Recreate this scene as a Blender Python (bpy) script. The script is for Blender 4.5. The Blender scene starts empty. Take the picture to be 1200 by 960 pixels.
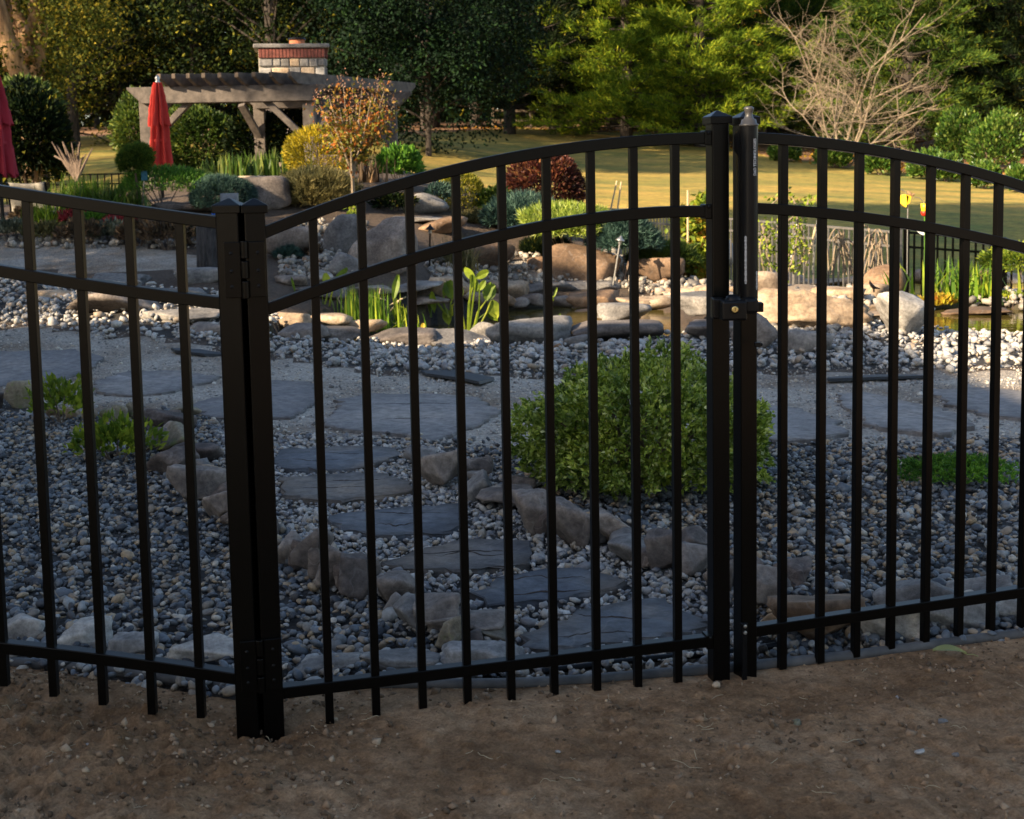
import bpy, math, random
import numpy as np
from mathutils import Vector, Matrix, noise

random.seed(7); RS = np.random.RandomState(11)
S = bpy.context.scene; COL = S.collection

# ------------------------------------------------------------------ camera
FPX = 1500.0; CX, CY = 600.0, 340.0
PITCH = math.radians(5.7); ROLL = 0.0187
CAMP = np.array([0.0, 0.0, 1.3])
F_ = np.array([0, math.cos(PITCH), -math.sin(PITCH)])
U0 = np.array([0, math.sin(PITCH), math.cos(PITCH)]); R0 = np.array([1.0, 0, 0])
R_ = math.cos(ROLL)*R0 - math.sin(ROLL)*U0
U_ = math.sin(ROLL)*R0 + math.cos(ROLL)*U0
cd = bpy.data.cameras.new('camera'); cam = bpy.data.objects.new('camera', cd); COL.objects.link(cam)
cam.matrix_world = Matrix(((R_[0], U_[0], -F_[0], CAMP[0]), (R_[1], U_[1], -F_[1], CAMP[1]), (R_[2], U_[2], -F_[2], CAMP[2]), (0, 0, 0, 1)))
cd.sensor_width = 36; cd.lens = 45; cd.shift_y = -(480-CY)/1200
cd.clip_start = 0.05; cd.clip_end = 900
cd.dof.use_dof = True; cd.dof.focus_distance = 4.2; cd.dof.aperture_fstop = 8.5
S.camera = cam
S.render.resolution_x = 1024; S.render.resolution_y = 819

# ------------------------------------------------------------------ sky, sun, exposure
SUN_EL = math.radians(27); SUN_DIR = Vector((-0.80, -0.60, 0)).normalized()   # horizontal direction towards the sun
w = bpy.data.worlds.new('World'); S.world = w; w.use_nodes = True
nt = w.node_tree; bg = nt.nodes['Background']; sk = nt.nodes.new('ShaderNodeTexSky')
sk.sky_type = 'NISHITA'; sk.sun_disc = False; sk.sun_elevation = SUN_EL
sk.sun_rotation = math.atan2(SUN_DIR.x, SUN_DIR.y)
sk.air_density = 1.0; sk.dust_density = 1.0; sk.ozone_density = 0.5
nt.links.new(sk.outputs[0], bg.inputs[0]); bg.inputs[1].default_value = 0.092
sl = bpy.data.lights.new('sun', 'SUN'); sl.energy = 5.0; sl.angle = math.radians(0.5); sl.color = (1.0, 0.80, 0.55)
sun = bpy.data.objects.new('sun', sl); COL.objects.link(sun)
to_sun = Vector((SUN_DIR.x*math.cos(SUN_EL), SUN_DIR.y*math.cos(SUN_EL), math.sin(SUN_EL)))
sun.rotation_euler = to_sun.to_track_quat('Z', 'Y').to_euler(); sun.location = (-30, -30, 30)
S.view_settings.view_transform = 'Standard'; S.view_settings.look = 'None'
S.view_settings.exposure = 1.55; S.view_settings.gamma = 1
S.render.engine = 'CYCLES'

# ------------------------------------------------------------------ geometry of the place
def ray(px, py):
    return F_ + (px-CX)/FPX*R_ - (py-CY)/FPX*U_
def at(px, py, Y):                       # the point seen at pixel (px,py) that lies Y metres ahead
    d = ray(px, py); return CAMP + d*(Y/d[1])
def proj(x, y, z):
    d = np.stack([np.asarray(x)-CAMP[0], np.asarray(y)-CAMP[1], np.asarray(z)-CAMP[2]], -1)
    f = d@F_; f = np.where(f < 0.05, 0.05, f)
    return CX + FPX*(d@R_)/f, CY - FPX*(d@U_)/f

CP = []                                   # terrain control points
for X in (-8, -3, -1, 0, 1, 3, 8):
    CP += [(X, -2, .10), (X, 1.2, .07), (X, 2.0, .035), (X, 2.7, .0), (X, 3.3, -.03), (X, 4.5, -.05)]
for X in (-6, -3, -1, 0, 1.5, 3, 6): CP.append((X, 6.5, -.085))
def cpx(px, py, Y): p = at(px, py, Y); CP.append((p[0], p[1], p[2]))
def cph(px, Y, h): p = at(px, 300, Y); CP.append((p[0], p[1], h))
for a in [(50,385,10.5),(50,340,12),(50,302,13.5),(50,283,14.2),(50,245,16),(150,255,15.2),(-200,300,13.5),(-200,250,16),
          (250,395,10.2),(240,342,11.6),(200,318,12.6),(200,282,14.2),
          (300,335,11.8),(350,310,13),(300,270,14.5),(350,255,15.5),(300,220,17),(420,232,16.8),(450,322,12.6),(400,322,12.6),
          (520,318,13.8),(600,330,14.6),(700,328,15),(600,292,16),(680,262,17.5),(560,240,18),(640,252,18),(480,250,16.5),
          (200,228,18.5),(200,212,21),(460,200,21),(330,195,22),
          (600,437,8.9),(600,410,10.2),(1000,420,9.5),(1000,392,10.6),(1000,440,8.8),(800,437,8.9),(400,430,9.2),(400,405,10.4),
          (120,165,48),(120,180,40),(120,198,33),(300,165,48),(450,163,46),
          (900,240,32),(900,215,40),(900,190,50),(900,170,60),(768,157,66),(768,172,56),(768,235,33),
          (1150,243,34),(1150,222,42),(1150,195,52),(1150,175,62),(600,150,66),(600,175,52),(600,200,40)]: cpx(*a)
for a in [(600,11.6,-.30),(600,13,-.33),(450,11.6,-.28),(750,11.6,-.27),(750,13.6,-.28),(1150,11.2,-.27),(1150,12.6,-.3),(1050,12,-.22),(950,12.5,-.16),
          (1150,13.8,-.2),(1000,13.5,-.15),(850,13.5,-.18),(850,15,-.2),(780,16,-.2),(760,18,-.55),
          (700,24,-.85),(889,19.5,-.88),(1055,16,-.85),(1165,16.3,-.95),(1400,16.5,-1),(1300,14,-.3),(1300,11,-.2),(1300,9,-.17),(-200,10,-.05),
          (80,26,.15),(-100,26,.15),(160,24,.5),(560,24,.75),(640,26,0.0),
          (0,68,3.2),(300,68,3.2),(600,72,3.0),(900,72,3.0),(1200,72,3.0),(0,110,5),(600,110,5),(1200,110,5),(-600,68,3.2),(1800,68,3.0),
          (-600,30,.8),(1800,30,-.2),(-600,12,.1),(1800,12,-.2)]: cph(*a)
CPA = np.array(CP)
def _tr(x, y):
    y = np.maximum(y, -2.0); x = np.asarray(x, float)
    a = x/(y+3.5); a = np.clip(a, -1.6, 1.6); return a*2.2, np.log(y+3.5)*1.6
def _u(r2): return 0.5*r2*np.log(r2+1e-9)
_a, _b = _tr(CPA[:, 0], CPA[:, 1]); n_ = len(_a)
K = _u((_a[:, None]-_a[None])**2 + (_b[:, None]-_b[None])**2) + np.eye(n_)*2e-3
P_ = np.stack([np.ones(n_), _a, _b], 1)
A_ = np.block([[K, P_], [P_.T, np.zeros((3, 3))]])
W_ = np.linalg.solve(A_, np.concatenate([CPA[:, 2], [0, 0, 0]]))
def G(x, y):                              # ground height
    x = np.atleast_1d(np.asarray(x, float)); y = np.atleast_1d(np.asarray(y, float))
    out = np.empty(x.shape)
    xf, yf, of = x.ravel(), y.ravel(), out.ravel()
    for i in range(0, len(xf), 20000):
        a, b = _tr(xf[i:i+20000], yf[i:i+20000])
        k = _u((a[:, None]-_a[None])**2 + (b[:, None]-_b[None])**2)
        of[i:i+20000] = k@W_[:n_] + W_[n_] + a*W_[n_+1] + b*W_[n_+2]
    return of.reshape(x.shape)
def g(x, y): return float(G(x, y)[0])
def hit(px, py, Y0=1.5, Y1=110):          # where the pixel's ray meets the ground
    Ys = np.exp(np.linspace(math.log(Y0), math.log(Y1), 500)); d = ray(px, py)
    P = CAMP[None] + d[None]*(Ys/d[1])[:, None]; h = G(P[:, 0], P[:, 1])
    below = np.where(P[:, 2] < h)[0]
    if len(below) == 0: i = len(Ys)-1
    else: i = below[0]
    p = P[i].copy()
    if i > 0 and len(below):
        e0 = P[i-1, 2]-h[i-1]; e1 = h[i]-P[i, 2]; t = e0/(e0+e1+1e-9); p = P[i-1]*(1-t)+P[i]*t
    p[2] = g(p[0], p[1]); return p
def seg(x, pts):
    return np.interp(x, [p[0] for p in pts], [p[1] for p in pts])
def inpoly(x, y, poly):
    x = np.asarray(x, float); y = np.asarray(y, float); c = np.zeros(x.shape, bool); n = len(poly)
    for i in range(n):
        x0, y0 = poly[i]; x1, y1 = poly[(i+1) % n]
        if y0 == y1: continue
        c ^= ((y0 > y) != (y1 > y)) & (x < (x1-x0)*(y-y0)/(y1-y0)+x0)
    return c
WL = -0.285
# boundaries of the surfaces, as seen on the ground
B_DIRT = [(-900,720),(-300,760),(0,778),(120,795),(290,822),(350,806),(560,803),(700,792),(830,780),(1000,764),(1200,746),(1600,715),(2200,690)]
B_BED = [(-900,468),(0,470),(60,482),(130,492),(210,484),(262,500),(330,512),(500,522),(600,530),(760,520),(900,520),(1000,527),(1200,518),(2200,500)]
B_PATH = [(-900,370),(0,386),(100,394),(200,405),(300,420),(420,440),(600,446),(800,440),(1000,440),(1200,437),(2200,425)]
B_RIM = [(-900,318),(0,326),(100,332),(270,350),(330,380),(420,396),(560,400),(860,398),(900,388),(1000,372),(1100,390),(1200,394),(2200,394)]
POND = [[(300,386),(360,372),(430,358),(500,352),(560,353),(660,353),(735,358),(790,368),(800,392),(700,400),(600,402),(500,402),(400,399),(330,396)],
        [(985,372),(1050,364),(1120,354),(1200,358),(1500,362),(1500,396),(1200,394),(1110,388),(1040,382)]]

# ------------------------------------------------------------------ mesh helpers
class MB:
    def __init__(s): s.v = []; s.f = []; s.n = 0
    def add(s, v, f):
        s.v.append(np.asarray(v, float).reshape(-1, 3)); s.f += [tuple(i+s.n for i in q) for q in f]; s.n += len(s.v[-1]); return s
    def box(s, c, d, R=None):
        v = np.array([(x, y, z) for x in (-.5, .5) for y in (-.5, .5) for z in (-.5, .5)])*np.array(d)
        if R is not None: v = v@np.array(R).T
        return s.add(v+np.array(c), [(0,1,3,2),(4,6,7,5),(0,4,5,1),(2,3,7,6),(0,2,6,4),(1,5,7,3)])
    def beam(s, p, q, w, h, up=(0, 0, 1)):
        p = np.array(p, float); q = np.array(q, float); d = q-p; L = np.linalg.norm(d); d /= L
        sd = np.cross(d, up); sd /= np.linalg.norm(sd); u = np.cross(sd, d)
        return s.box((p+q)/2, (w, L, h), np.stack([sd, d, u], 1))
    def tube(s, pts, rad, n=8, cap=True):
        pts = np.array(pts, float); m = len(pts)
        if np.isscalar(rad): rad = [rad]*m
        t = np.gradient(pts, axis=0); t /= np.linalg.norm(t, axis=1)[:, None]+1e-9
        ref = np.array([0, 0, 1.]) if abs(t[0][2]) < .9 else np.array([1., 0, 0])
        vs = []
        for i in range(m):
            a = np.cross(t[i], ref); a /= np.linalg.norm(a)+1e-9; b = np.cross(a, t[i]); ref = b if False else ref
            for k in range(n):
                th = 2*math.pi*k/n; vs.append(pts[i]+rad[i]*(math.cos(th)*a+math.sin(th)*b))
        fs = [(i*n+k, i*n+(k+1) % n, (i+1)*n+(k+1) % n, (i+1)*n+k) for i in range(m-1) for k in range(n)]
        if cap: fs += [tuple(range(n-1, -1, -1)), tuple((m-1)*n+k for k in range(n))]
        return s.add(vs, fs)
    def lathe(s, prof, c, n=16, R=None):
        vs = []
        for r, z in prof:
            for k in range(n): th = 2*math.pi*k/n; vs.append((r*math.cos(th), r*math.sin(th), z))
        vs = np.array(vs)
        if R is not None: vs = vs@np.array(R).T
        m = len(prof)
        fs = [(i*n+k, i*n+(k+1) % n, (i+1)*n+(k+1) % n, (i+1)*n+k) for i in range(m-1) for k in range(n)]
        fs += [tuple(range(n-1, -1, -1)), tuple((m-1)*n+k for k in range(n))]
        return s.add(vs+np.array(c), fs)
    def build(s, name, mat, parent=None, origin=None, smooth=False, bevel=0):
        v = np.concatenate(s.v) if s.v else np.zeros((0, 3))
        if origin is None: origin = np.array(parent['_o']) if (parent is not None and '_o' in parent) else v.mean(0)*[1, 1, 0]+[0, 0, v[:, 2].min()]
        me = bpy.data.meshes.new(name); me.from_pydata((v-np.array(origin)).tolist(), [], s.f); me.update()
        if smooth: me.polygons.foreach_set('use_smooth', [True]*len(me.polygons))
        return link(name, me, mat, parent, origin, bevel)
def link(name, me, mat, parent=None, origin=(0, 0, 0), bevel=0):
    o = bpy.data.objects.new(name, me); COL.objects.link(o)
    if mat is not None and len(me.materials) == 0: me.materials.append(mat)
    if parent is not None: o.parent = parent
    else: o.location = [float(q) for q in origin]
    o['_o'] = [float(q) for q in origin]
    if bevel:
        b = o.modifiers.new('bevel', 'BEVEL'); b.width = bevel; b.segments = 2; b.limit_method = 'ANGLE'
    return o
def fastmesh(name, v, f, smooth=False):   # numpy arrays, all faces the same size
    v = np.asarray(v, np.float32); f = np.asarray(f, np.int32); k = f.shape[1]
    me = bpy.data.meshes.new(name); me.vertices.add(len(v)); me.vertices.foreach_set('co', v.ravel())
    me.loops.add(f.size); me.loops.foreach_set('vertex_index', f.ravel())
    me.polygons.add(len(f)); me.polygons.foreach_set('loop_start', np.arange(0, f.size, k, dtype=np.int32))
    if smooth: me.polygons.foreach_set('use_smooth', np.ones(len(f), bool))
    me.update(calc_edges=True); return me
def thing(name, label, cat, loc, group=None):
    o = bpy.data.objects.new(name, None); COL.objects.link(o); o.location = [float(q) for q in loc]; o['_o'] = [float(q) for q in loc]
    o.empty_display_size = .1
    return tag(o, label, cat, group)
def tag(o, label=None, cat=None, group=None, kind=None):
    if label: o['label'] = label
    if cat: o['category'] = cat
    if group: o['group'] = group
    if kind: o['kind'] = kind
    return o

# ------------------------------------------------------------------ materials
def C(*a): return (a[0], a[1], a[2], 1)
class NT:
    def __init__(s, name):
        s.m = bpy.data.materials.new(name); s.m.use_nodes = True; s.t = s.m.node_tree
        s.p = s.t.nodes['Principled BSDF']; s.out = s.t.nodes['Material Output']
    def n(s, typ, **kw):
        x = s.t.nodes.new(typ)
        for k, v in kw.items():
            if k.startswith('i_'):
                key = k[2:].replace('_', ' '); x.inputs[key].default_value = v
            else: setattr(x, k, v)
        return x
    def l(s, a, b): s.t.links.new(a, b)
    def ramp(s, stops, interp='LINEAR'):
        r = s.n('ShaderNodeValToRGB'); r.color_ramp.interpolation = interp; e = r.color_ramp.elements
        while len(e) < len(stops): e.new(.5)
        for q, (p, c) in zip(e, stops): q.position = p; q.color = C(*c)
        return r
    def coord(s, kind='Object'): return s.n('ShaderNodeTexCoord').outputs[kind]
    def noise(s, scale, detail=4, rough=.55, co=None, dim='3D'):
        x = s.n('ShaderNodeTexNoise'); x.inputs['Scale'].default_value = scale; x.inputs['Detail'].default_value = detail; x.inputs['Roughness'].default_value = rough
        if co is not None: s.l(co, x.inputs['Vector'])
        return x.outputs['Fac']
    def mix(s, fac, a, b, typ='MIX'):
        x = s.n('ShaderNodeMix', data_type='RGBA', blend_type=typ)
        for sock, v in ((x.inputs[0], fac), (x.inputs[6], a), (x.inputs[7], b)):
            if isinstance(v, (int, float)): sock.default_value = v
            elif isinstance(v, tuple): sock.default_value = C(*v)
            else: s.l(v, sock)
        return x.outputs[2]
    def bump(s, h, strength=.4, dist=.01, prev=None):
        b = s.n('ShaderNodeBump'); b.inputs['Strength'].default_value = strength; b.inputs['Distance'].default_value = dist
        s.l(h, b.inputs['Height'])
        if prev is not None: s.l(prev, b.inputs['Normal'])
        s.l(b.outputs[0], s.p.inputs['Normal']); return b.outputs[0]
def pmat(name, col, rough=.5, metal=0, bump=None, var=None, coat=0):
    t = NT(name); t.p.inputs['Roughness'].default_value = rough; t.p.inputs['Metallic'].default_value = metal
    t.p.inputs['Coat Weight'].default_value = coat
    co = t.coord()
    nn = t.noise(var[0] if var else 30, 5, .6, co)
    v = var[1] if var else .25
    lo = tuple(c*(1-v) for c in col); hi = tuple(min(1, c*(1+v)) for c in col)
    r = t.ramp([(.3, lo), (.7, hi)]); t.l(nn, r.inputs[0]); t.l(r.outputs[0], t.p.inputs['Base Color'])
    if bump: t.bump(t.noise(bump[0], 5, .6, co), bump[1], bump[2])
    return t.m
def rockmat(name, c1, c2, c3, scale=3, lich=None):
    t = NT(name); co = t.coord(); oi = t.n('ShaderNodeObjectInfo').outputs['Random']
    ad = t.n('ShaderNodeVectorMath', operation='ADD'); t.l(co, ad.inputs[0])
    ms = t.n('ShaderNodeVectorMath', operation='SCALE'); cb = t.n('ShaderNodeCombineXYZ')
    for i in range(3): t.l(oi, cb.inputs[i])
    t.l(cb.outputs[0], ms.inputs[0]); ms.inputs['Scale'].default_value = 40; t.l(ms.outputs[0], ad.inputs[1]); v = ad.outputs[0]
    n1 = t.noise(scale, 8, .65, v); r = t.ramp([(.32, c1), (.5, c2), (.68, c3)]); t.l(n1, r.inputs[0])
    n2 = t.noise(scale*12, 6, .7, v); r2 = t.ramp([(.35, (.55, .55, .55)), (.7, (1.25, 1.25, 1.25))]); t.l(n2, r2.inputs[0])
    col = t.mix(1.0, r.outputs[0], r2.outputs[0], 'MULTIPLY')
    vo = t.n('ShaderNodeTexNoise'); vo.inputs['Scale'].default_value = scale*2.2; vo.inputs['Detail'].default_value = 2; t.l(v, vo.inputs['Vector'])
    vr = t.ramp([(.488, (0, 0, 0)), (.5, (1, 1, 1)), (.512, (0, 0, 0))]); t.l(vo.outputs['Fac'], vr.inputs[0])
    col = t.mix(.0, col, (.5, .48, .44)) if False else col
    mv = t.n('ShaderNodeMath', operation='MULTIPLY'); mv.inputs[1].default_value = .14; t.l(vr.outputs[0], mv.inputs[0])
    col = t.mix(mv.outputs[0], col, (.42, .40, .37))
    rr = t.ramp([(0, (.72, .72, .74)), (1, (1.2, 1.17, 1.12))]); t.l(oi, rr.inputs[0])
    col = t.mix(1.0, col, rr.outputs[0], 'MULTIPLY')
    if lich: 
        n3 = t.noise(scale*1.5, 5, .7, v); r3 = t.ramp([(.55, (0, 0, 0)), (.62, (1, 1, 1))]); t.l(n3, r3.inputs[0]); col = t.mix(r3.outputs[0], col, lich)
    pt = t.n('ShaderNodeNewGeometry').outputs['Pointiness']; pr = t.ramp([(.42, (.45, .42, .4)), (.5, (1, 1, 1)), (.57, (1.5, 1.48, 1.45))]); t.l(pt, pr.inputs[0]); col = t.mix(1.0, col, pr.outputs[0], 'MULTIPLY')  # edge highlights and crevice shade put into the rock colour
    t.l(col, t.p.inputs['Base Color']); t.p.inputs['Roughness'].default_value = .85
    b = t.bump(t.noise(scale*4, 9, .75, v), .7, .010); t.bump(t.noise(scale*25, 6, .75, v), .6, .003, b)
    return t.m
def pebmat(name, stops, rough=.6):
    t = NT(name); ge = t.n('ShaderNodeNewGeometry'); r = t.ramp(stops, 'CONSTANT'); t.l(ge.outputs['Random Per Island'], r.inputs[0])
    co = t.coord(); n1 = t.noise(60, 5, .65, co); r2 = t.ramp([(.3, (.65, .63, .6)), (.7, (1.3, 1.27, 1.22))]); t.l(n1, r2.inputs[0])
    t.l(t.mix(1.0, r.outputs[0], r2.outputs[0], 'MULTIPLY'), t.p.inputs['Base Color'])
    t.p.inputs['Roughness'].default_value = rough; t.bump(t.noise(180, 3, .6, co), .25, .002); return t.m
def leafmat(name, stops, trans=.35, rough=.5, scale=1.2, spec=.3):
    t = NT(name); ge = t.n('ShaderNodeNewGeometry'); r = t.ramp(stops); t.l(ge.outputs['Random Per Island'], r.inputs[0])
    n1 = t.noise(scale, 3, .6, t.coord()); r2 = t.ramp([(.35, (.45, .52, .5)), (.65, (1.4, 1.3, 1.1))]); t.l(n1, r2.inputs[0])
    col = t.mix(1.0, r.outputs[0], r2.outputs[0], 'MULTIPLY')
    t.l(col, t.p.inputs['Base Color']); t.p.inputs['Roughness'].default_value = rough; t.p.inputs['Specular IOR Level'].default_value = spec
    tr = t.n('ShaderNodeBsdfTranslucent'); t.l(col, tr.inputs[0]); mx = t.n('ShaderNodeMixShader'); mx.inputs[0].default_value = trans
    t.l(t.p.outputs[0], mx.inputs[1]); t.l(tr.outputs[0], mx.inputs[2]); t.l(mx.outputs[0], t.out.inputs[0]); return t.m

M = {}
M['black'] = pmat('black_paint', (.0016, .0013, .0011), .30, 0, (220, .08, .001)); M['black'].node_tree.nodes['Principled BSDF'].inputs['Specular IOR Level'].default_value = .18
M['blacksatin'] = pmat('black_plastic', (.005, .005, .0055), .36, 0, (150, .1, .001))
M['blacksatin'].node_tree.nodes['Principled BSDF'].inputs['Specular IOR Level'].default_value = .2
M['darkpipe'] = pmat('grey_pipe', (.075, .07, .065), .65, 0, (60, .15, .002), (12, .5))
M['steel'] = pmat('steel', (.35, .34, .32), .35, .8)
M['knob'] = pmat('grey_knob', (.075, .072, .07), .4, .3)
M['brass'] = pmat('brass', (.65, .5, .2), .35, .9)
M['white'] = pmat('white_print', (.62, .62, .62), .6)
M['glarefence'] = pmat('black_metal_painted_glare', (.15, .14, .13), .35, .2)  # black fence paint with its sun glare put into a grey base
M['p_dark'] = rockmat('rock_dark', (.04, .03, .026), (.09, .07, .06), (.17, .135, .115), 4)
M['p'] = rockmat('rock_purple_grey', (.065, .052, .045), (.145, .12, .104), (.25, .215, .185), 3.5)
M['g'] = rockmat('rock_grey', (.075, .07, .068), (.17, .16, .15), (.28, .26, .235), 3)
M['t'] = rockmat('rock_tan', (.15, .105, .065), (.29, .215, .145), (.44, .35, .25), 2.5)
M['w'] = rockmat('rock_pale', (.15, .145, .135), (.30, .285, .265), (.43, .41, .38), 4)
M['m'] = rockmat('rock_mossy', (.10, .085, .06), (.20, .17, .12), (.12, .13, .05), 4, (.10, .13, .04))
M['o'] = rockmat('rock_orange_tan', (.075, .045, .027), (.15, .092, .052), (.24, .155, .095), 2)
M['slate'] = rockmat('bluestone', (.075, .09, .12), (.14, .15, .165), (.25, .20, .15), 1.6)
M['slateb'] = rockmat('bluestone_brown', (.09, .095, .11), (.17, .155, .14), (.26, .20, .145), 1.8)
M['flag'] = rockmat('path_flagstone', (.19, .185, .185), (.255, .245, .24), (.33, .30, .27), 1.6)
M['cool_pebble'] = pebmat('river_pebble', [(0, (.045, .05, .06)), (.14, (.10, .115, .135)), (.32, (.17, .18, .19)), (.48, (.20, .175, .145)), (.60, (.34, .25, .155)), (.70, (.06, .055, .055)), (.78, (.27, .21, .15)), (.86, (.28, .28, .27)), (.95, (.45, .40, .33))])
M['path_pebble'] = pebmat('path_pebble', [(0, (.17, .17, .18)), (.2, (.28, .27, .26)), (.45, (.38, .36, .33)), (.65, (.30, .25, .19)), (.78, (.13, .135, .15)), (.9, (.48, .46, .43))])
M['white_pebble'] = pebmat('white_gravel', [(0, (.20, .20, .21)), (.2, (.33, .325, .32)), (.5, (.42, .405, .38)), (.75, (.50, .475, .44)), (.92, (.31, .25, .19))])
M['grit'] = pebmat('grit', [(0, (.13, .125, .12)), (.25, (.26, .24, .22)), (.5, (.38, .35, .31)), (.75, (.48, .42, .34)), (.9, (.58, .55, .49))])
M['rubble'] = pebmat('rubble', [(0, (.13, .12, .11)), (.25, (.24, .22, .19)), (.5, (.34, .30, .25)), (.75, (.44, .39, .32)), (.92, (.24, .15, .09))])
M['clod'] = pebmat('soil_clod', [(0, (.12, .075, .04)), (.5, (.28, .18, .105)), (.85, (.42, .30, .19))], .95)
M['wood'] = pmat('weathered_wood', (.105, .085, .07), .85, 0, (25, .5, .01), (9, .45))
M['woodmoss'] = pmat('mossy_wood', (.085, .062, .045), .9, 0, (25, .5, .01), (6, .6))
M['fencewood'] = pmat('split_rail_wood', (.10, .075, .05), .9, 0, (25, .5, .01), (5, .4))
M['red'] = pmat('red_canvas', (.46, .022, .012), .8, 0, (120, .2, .003), (5, .15))
M['crimson'] = pmat('crimson_canvas', (.30, .008, .02), .8, 0, (120, .2, .003), (5, .15))
M['brick'] = pmat('red_brick', (.17, .05, .035), .9, 0, (50, .5, .01), (14, .45))
M['mortar'] = pmat('mortar', (.30, .27, .22), .95, 0, (60, .4, .005))
M['terra'] = pmat('terracotta', (.38, .13, .06), .85, 0, (40, .2, .003))
M['sling'] = pmat('beige_sling', (.30, .27, .22), .8, 0, (200, .3, .002))
M['greybox'] = pmat('grey_box_plastic', (.16, .18, .21), .5)
M['blue'] = pmat('blue_hose', (.01, .12, .55), .45)
M['teal'] = pmat('teal_tag', (.02, .12, .16), .5)
M['bamboo'] = pmat('bamboo', (.50, .38, .22), .7)
M['yellow'] = pmat('yellow_glaze', (.85, .50, .02), .4)
M['redpaint'] = pmat('red_glaze', (.6, .03, .01), .4)
M['fabric'] = pmat('black_landscape_fabric', (.018, .02, .024), .6, 0, (80, .4, .004))
M['siding'] = pmat('house_siding', (.45, .42, .36), .8)
M['roofing'] = pmat('roof_shingle', (.08, .075, .07), .9, 0, (20, .4, .01))
M['glass'] = pmat('window_glass', (.03, .035, .04), .08)
M['straw'] = pmat('straw', (.42, .33, .2), .8)
def barkmat(name, c1, c2, sc=6):
    t = NT(name); co = t.coord(); mp = t.n('ShaderNodeMapping'); mp.inputs['Scale'].default_value = (1, 1, .22); t.l(co, mp.inputs[0])
    n1 = t.noise(sc*3, 7, .7, mp.outputs[0]); r = t.ramp([(.35, c1), (.65, c2)]); t.l(n1, r.inputs[0]); t.l(r.outputs[0], t.p.inputs['Base Color'])
    t.p.inputs['Roughness'].default_value = .9; t.bump(n1, 1.0, .04); return t.m
M['bark'] = barkmat('bark', (.018, .013, .010), (.06, .045, .034))
M['barkwarm'] = barkmat('bark_warm', (.13, .07, .03), (.48, .29, .14), 3)
M['barkpale'] = barkmat('bark_pale', (.16, .12, .08), (.36, .28, .19))
M['stump'] = barkmat('stump_bark', (.018, .017, .017), (.085, .08, .08), 10)
M['twig'] = barkmat('twig', (.10, .07, .05), (.24, .17, .12))
L = {}
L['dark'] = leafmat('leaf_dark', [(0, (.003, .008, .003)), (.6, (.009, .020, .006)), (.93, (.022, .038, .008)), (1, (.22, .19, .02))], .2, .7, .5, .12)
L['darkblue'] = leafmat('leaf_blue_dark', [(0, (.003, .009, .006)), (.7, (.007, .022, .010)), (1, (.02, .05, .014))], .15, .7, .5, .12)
L['mid'] = leafmat('leaf_mid', [(0, (.03, .06, .012)), (.6, (.07, .12, .02)), (1, (.16, .19, .03))], .35)
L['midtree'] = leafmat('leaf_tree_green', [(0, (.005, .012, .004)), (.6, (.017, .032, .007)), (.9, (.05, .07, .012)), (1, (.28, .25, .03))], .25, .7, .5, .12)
L['yolive'] = leafmat('leaf_olive_yellow', [(0, (.035, .05, .010)), (.6, (.10, .12, .018)), (1, (.32, .25, .03))], .4, .7, .5, .15)
L['pine'] = leafmat('needle_bright', [(0, (.04, .085, .010)), (.6, (.17, .26, .02)), (1, (.36, .38, .03))], .4, .7, .7, .15)
L['pineb'] = leafmat('needle_green', [(0, (.02, .05, .012)), (.6, (.075, .14, .02)), (1, (.20, .24, .03))], .35, .7, .7, .15)
L['orange'] = leafmat('leaf_orange', [(0, (.25, .10, .015)), (.5, (.42, .20, .02)), (1, (.50, .36, .04))], .4)
L['shrub'] = leafmat('leaf_shrub', [(0, (.08, .14, .02)), (.5, (.30, .40, .06)), (.85, (.50, .58, .13)), (1, (.66, .7, .36))], .35, .36, 7)
L['lime'] = leafmat('leaf_lime', [(0, (.05, .15, .02)), (.6, (.11, .26, .03)), (1, (.20, .36, .04))], .3, .5, 3)
L['limey'] = leafmat('leaf_lime_yellow', [(0, (.10, .17, .02)), (.6, (.24, .32, .03)), (1, (.38, .42, .05))], .4, .5, 6)
L['gold'] = leafmat('leaf_gold', [(0, (.14, .13, .01)), (.5, (.34, .27, .012)), (1, (.52, .40, .02))], .3, .6, 3)
L['goldg'] = leafmat('leaf_gold_green', [(0, (.12, .14, .015)), (.5, (.26, .25, .02)), (1, (.40, .34, .03))], .3, .6, 3)
L['red'] = leafmat('leaf_burgundy', [(0, (.035, .012, .014)), (.5, (.10, .03, .025)), (.85, (.20, .07, .035)), (1, (.34, .17, .07))], .3, .45, 3)
L['crape'] = leafmat('leaf_crape', [(0, (.09, .12, .02)), (.4, (.24, .20, .03)), (.7, (.36, .17, .03)), (1, (.40, .10, .03))], .4, .5, 3)
L['seed'] = leafmat('seed_heads', [(0, (.22, .11, .08)), (1, (.42, .26, .2))], .2, .7, 3)
L['spruce'] = leafmat('needle_blue', [(0, (.02, .05, .045)), (.6, (.05, .105, .09)), (1, (.10, .18, .15))], .15, .6, 4)
L['heather'] = leafmat('leaf_heather', [(0, (.05, .05, .02)), (.5, (.13, .12, .045)), (1, (.26, .22, .10))], .25, .7, 2)
L['grass'] = leafmat('blade', [(0, (.04, .09, .015)), (.6, (.10, .18, .03)), (1, (.26, .28, .07))], .4, .5, 3)
L['reed'] = leafmat('reed', [(0, (.07, .16, .02)), (.6, (.18, .32, .03)), (1, (.42, .48, .05))], .45, .45, 3)
L['redsed'] = leafmat('leaf_red_sedum', [(0, (.22, .02, .03)), (1, (.5, .07, .08))], .2, .6, 5)
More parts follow.
